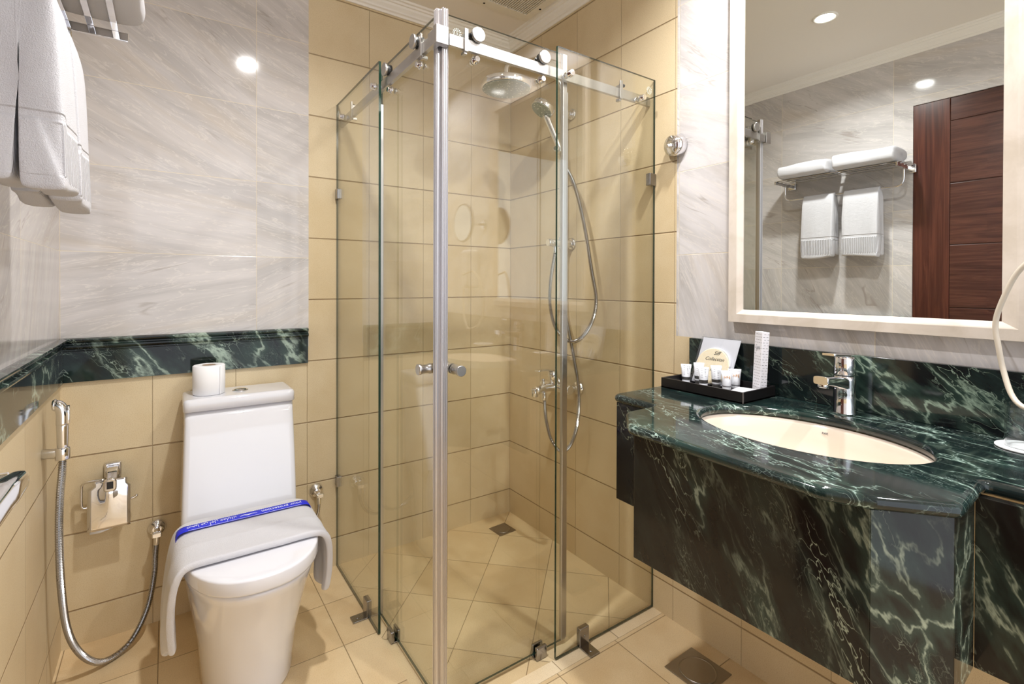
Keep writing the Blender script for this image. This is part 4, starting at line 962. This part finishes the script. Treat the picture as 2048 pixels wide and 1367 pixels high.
# hair dryer on the wall with its cable
hdv = thing('hair_dryer', 'cream cable of the wall hair dryer beside the mirror', 'hair dryer', (-0.05, -2.12, 1.30))
bm = new(); tube(bm, catmull([(-0.085, -2.12, 1.25), (-0.12, -2.06, 1.235), (-0.13, -1.99, 1.245), (-0.12, -1.945, 1.252), (-0.11, -1.905, 1.218), (-0.105, -1.882, 1.166), (-0.10, -1.868, 1.111), (-0.10, -1.873, 1.06), (-0.10, -1.880, 1.017), (-0.115, -1.896, 0.97), (-0.132, -1.920, 0.952), (-0.135, -1.965, 0.945), (-0.11, -2.02, 0.94), (-0.09, -2.10, 1.02), (-0.07, -2.14, 1.16)], 0.008), 0.0048, 14); obj('cable', bm, 'cord', hdv)
bm = new(); rings(bm, [[(x, -2.13 + a, 1.27 + b) for a, b in rrect(-0.045 + g, 0.045 - g, -0.11 + g, 0.11 - g, 0.02, 4)] for x, g in ((-0.0005, 0.0), (-0.055, 0.0), (-0.068, 0.006), (-0.073, 0.016))]); obj('wall_unit', bm, 'tube', hdv)
# round shaving mirror on the wall, just past the frame
sm = thing('shaving_mirror', 'round shaving mirror with dark blue rim right of the framed mirror', 'mirror', (-0.10, -2.02, 1.535))
SMc = Vector((-0.125, -2.027, 1.517)); sd = Vector((-1, 0.0, 0.0))
bm = new(); lathe(bm, SMc, sd, [(0.098, 0), (0.104, 0.003), (0.106, 0.009), (0.104, 0.016), (0.099, 0.018), (0.096, 0.015)], 56, 0, True, True); obj('rim', bm, 'navy', sm)
bm = new(); lathe(bm, SMc + sd*0.0155, sd, [(0.096, 0), (0.096, 0.001)], 56); obj('mirror_glass', bm, 'mirror', sm)
bm = new(); cyl(bm, SMc, (-0.0005, -2.027, 1.517), 0.008, 18); lathe(bm, (-0.0005, -2.027, 1.517), (-1, 0, 0), [(0.03, 0), (0.03, 0.006), (0.02, 0.012)], 28); obj('arm', bm, 'chrome', sm)
# small chrome fitting on the front of the skirt
bm = new(); rings(bm, [[(x, -1.982 + a, 0.682 + b) for a, b in rrect(-0.036 + g, 0.036 - g, -0.021 + g, 0.021 - g, 0.003, 3)] for x, g in ((-0.3475, 0), (-0.364, 0), (-0.367, 0.003))])
tag(obj('tissue_cover', bm, 'chrome'), 'small rectangular chrome cover on the green skirt at the far right', 'tissue dispenser')

# ---------------------------------------------------------------- towel rack on the left wall
RKY0, RKY1, RKZ = -1.185, -0.585, 1.790
rk = thing('towel_rack', 'chrome towel shelf with hanging bar on the left wall', 'towel rack', (WL, -0.885, 1.78))
for y in (RKY0, RKY1):
    bm = new(); box(bm, WL + 0.0005, WL + 0.205, y - 0.004, y + 0.004, RKZ - 0.012, RKZ + 0.008, 0, 0.001)
    rings(bm, [[(WL + x, y + a, RKZ - 0.002 + b) for a, b in rrect(-0.022 + g, 0.022 - g, -0.022 + g, 0.022 - g, 0.003, 2)] for x, g in ((0.0005, 0), (0.009, 0), (0.012, 0.003))])
    obj('bracket', bm, 'chrome', rk)
for x in (0.041, 0.087, 0.133, 0.179):
    bm = new(); box(bm, WL + x - 0.0065, WL + x + 0.0065, RKY0 - 0.012, RKY1 + 0.008, RKZ + 0.008, RKZ + 0.012, 0, 0.001); obj('shelf_bar', bm, 'chrome', rk)
bm = new(); bxx = WL + 0.095
tube(bm, catmull([(bxx, RKY1 - 0.004, RKZ - 0.010), (bxx, RKY1 - 0.004, RKZ - 0.06), (bxx, RKY1 - 0.012, RKZ - 0.085), (bxx, RKY1 - 0.035, RKZ - 0.097), (bxx, -0.70, RKZ - 0.098), (bxx, -1.05, RKZ - 0.098), (bxx, RKY0 + 0.035, RKZ - 0.097), (bxx, RKY0 + 0.012, RKZ - 0.085), (bxx, RKY0 + 0.004, RKZ - 0.06), (bxx, RKY0 + 0.004, RKZ - 0.010)], 0.008), 0.0055, 12); obj('towel_bar', bm, 'chrome', rk)
def hang_towel(y0, y1, seed, label, zb=1.338):
    xb, zt = bxx, RKZ - 0.098
    sec = [(0.050, zb), (0.0535, zb + 0.004), (0.053, zb + 0.05), (0.050, zb + 0.12), (0.047, zb + 0.2), (0.041, zt - 0.05), (0.030, zt - 0.008), (0.0, zt + 0.022), (-0.028, zt - 0.008), (-0.038, zt - 0.05), (-0.046, zt - 0.14), (-0.050, zb + 0.10), (-0.051, zb + 0.014), (-0.048, zb + 0.010),
           (-0.010, zb + 0.010), (-0.006, zb + 0.016), (-0.004, zb + 0.10), (-0.003, zt - 0.10), (-0.0065, zt - 0.02), (0.0, zt + 0.0058), (0.0065, zt - 0.02), (0.001, zt - 0.10), (0.000, zb + 0.10), (0.001, zb + 0.006), (0.004, zb)]
    bm = new(); N = 26; lo = []
    for j in range(N + 1):
        s = j/N; y = y0 + (y1 - y0)*s; e = min(s, 1 - s)*N
        k = 1.0 if e >= 2 else (0.86 if e < 1 else 0.97)
        row = []
        for x, z in sec:
            rip = 0.0028*math.sin(s*9 + seed*3)*min(1, (zt - z)/0.25) + 0.002*mnoise.noise(Vector((s*5 + seed, z*9, x*30)))
            mid = 0.025 if x > 0.0085 else (-0.025 if x < -0.0085 else x)
            xx = mid + (x - mid)*k
            dz = 0.006*math.sin(s*4 + seed*2)*max(0, 1 - (z - zb)/0.15)
            yy = y + (0.004*math.sin(z*40 + seed) if e < 1 else 0)
            row.append((xb + xx + (rip if x > 0.0085 else (-rip*0.6 if x < -0.0085 else 0)), yy, z + dz))
        lo.append(row)
    rings(bm, lo)
    return tag(obj('hand_towel', bm, 'towel_rib', None, True, True, [('SUBSURF', dict(levels=1, render_levels=2))]), label, 'towel', 'hand towels hanging from the rack')
hang_towel(-0.868, -0.698, 1.0, 'white hand towel on the rack bar, the one nearer the toilet')
hang_towel(-1.085, -0.912, 2.3, 'white hand towel on the rack bar, the one nearer the wooden door')
def fold_towel(y0, y1, seed, label, H=0.078):
    zb = RKZ + 0.0128; x0, x1 = WL + 0.035, WL + 0.234; th = 0.0135
    # the cloth runs round in a flat spiral, so its rolled layers show at the ends
    path = []
    def rect(i): return (x0 + i, x1 - i, zb + th/2 + i*0.86, zb + H - th/2 - i*0.86)
    for lap in range(3):
        a, b, c, d = rect(lap*0.0140)
        if d - c < 0.004: break
        path += [(a + 0.02, c), (b - 0.016, c), (b - 0.005, c + (d - c)*0.15), (b, (c + d)/2), (b - 0.005, d - (d - c)*0.15), (b - 0.016, d), (a + 0.02, d), (a + 0.006, d - (d - c)*0.2), (a + 0.003, (c + d)/2 + 0.004)]
    P = [Vector((a, 0, b)) for a, b in path]; N = len(P)
    up, dn = [], []
    for i in range(N):
        tg = (P[min(i+1, N-1)] - P[max(i-1, 0)]).normalized(); nn = Vector((tg.z, 0, -tg.x)); w_ = th*0.49
        up.append(P[i] + nn*w_); dn.append(P[i] - nn*w_)
    sec = up + dn[::-1]; M_ = 16; lo = []
    for j in range(M_ + 1):
        s = j/M_; e = min(s, 1 - s)*M_; y = y0 + (y1 - y0)*s; row = []
        for i, p in enumerate(sec):
            nz = 0.003*mnoise.noise(Vector((s*4 + seed, p.x*14, p.z*22)))
            sag = -0.004*math.cos(s*5 + seed) if p.z > zb + H*0.5 else 0
            row.append((p.x + nz, y + 0.006*mnoise.noise(Vector((p.x*30, p.z*60, seed))) * (1 if e < 1 else 0.3), max(zb + 0.0004, p.z + nz + sag)))
        lo.append(row)
    bm = new(); rings(bm, lo)
    return tag(obj('bath_towel', bm, 'towel', None, True, True, [('SUBSURF', dict(levels=1, render_levels=2))]), label, 'towel', 'folded bath towels on the rack')
fold_towel(-0.878, -0.605, 1.0, 'folded white bath towel on the rack shelf, the one nearer the toilet')
fold_towel(-1.185, -0.895, 5.0, 'folded white bath towel on the rack shelf, the one nearer the wooden door', 0.082)

for o in list(bpy.data.objects):
    if '_w' in o: del o['_w']
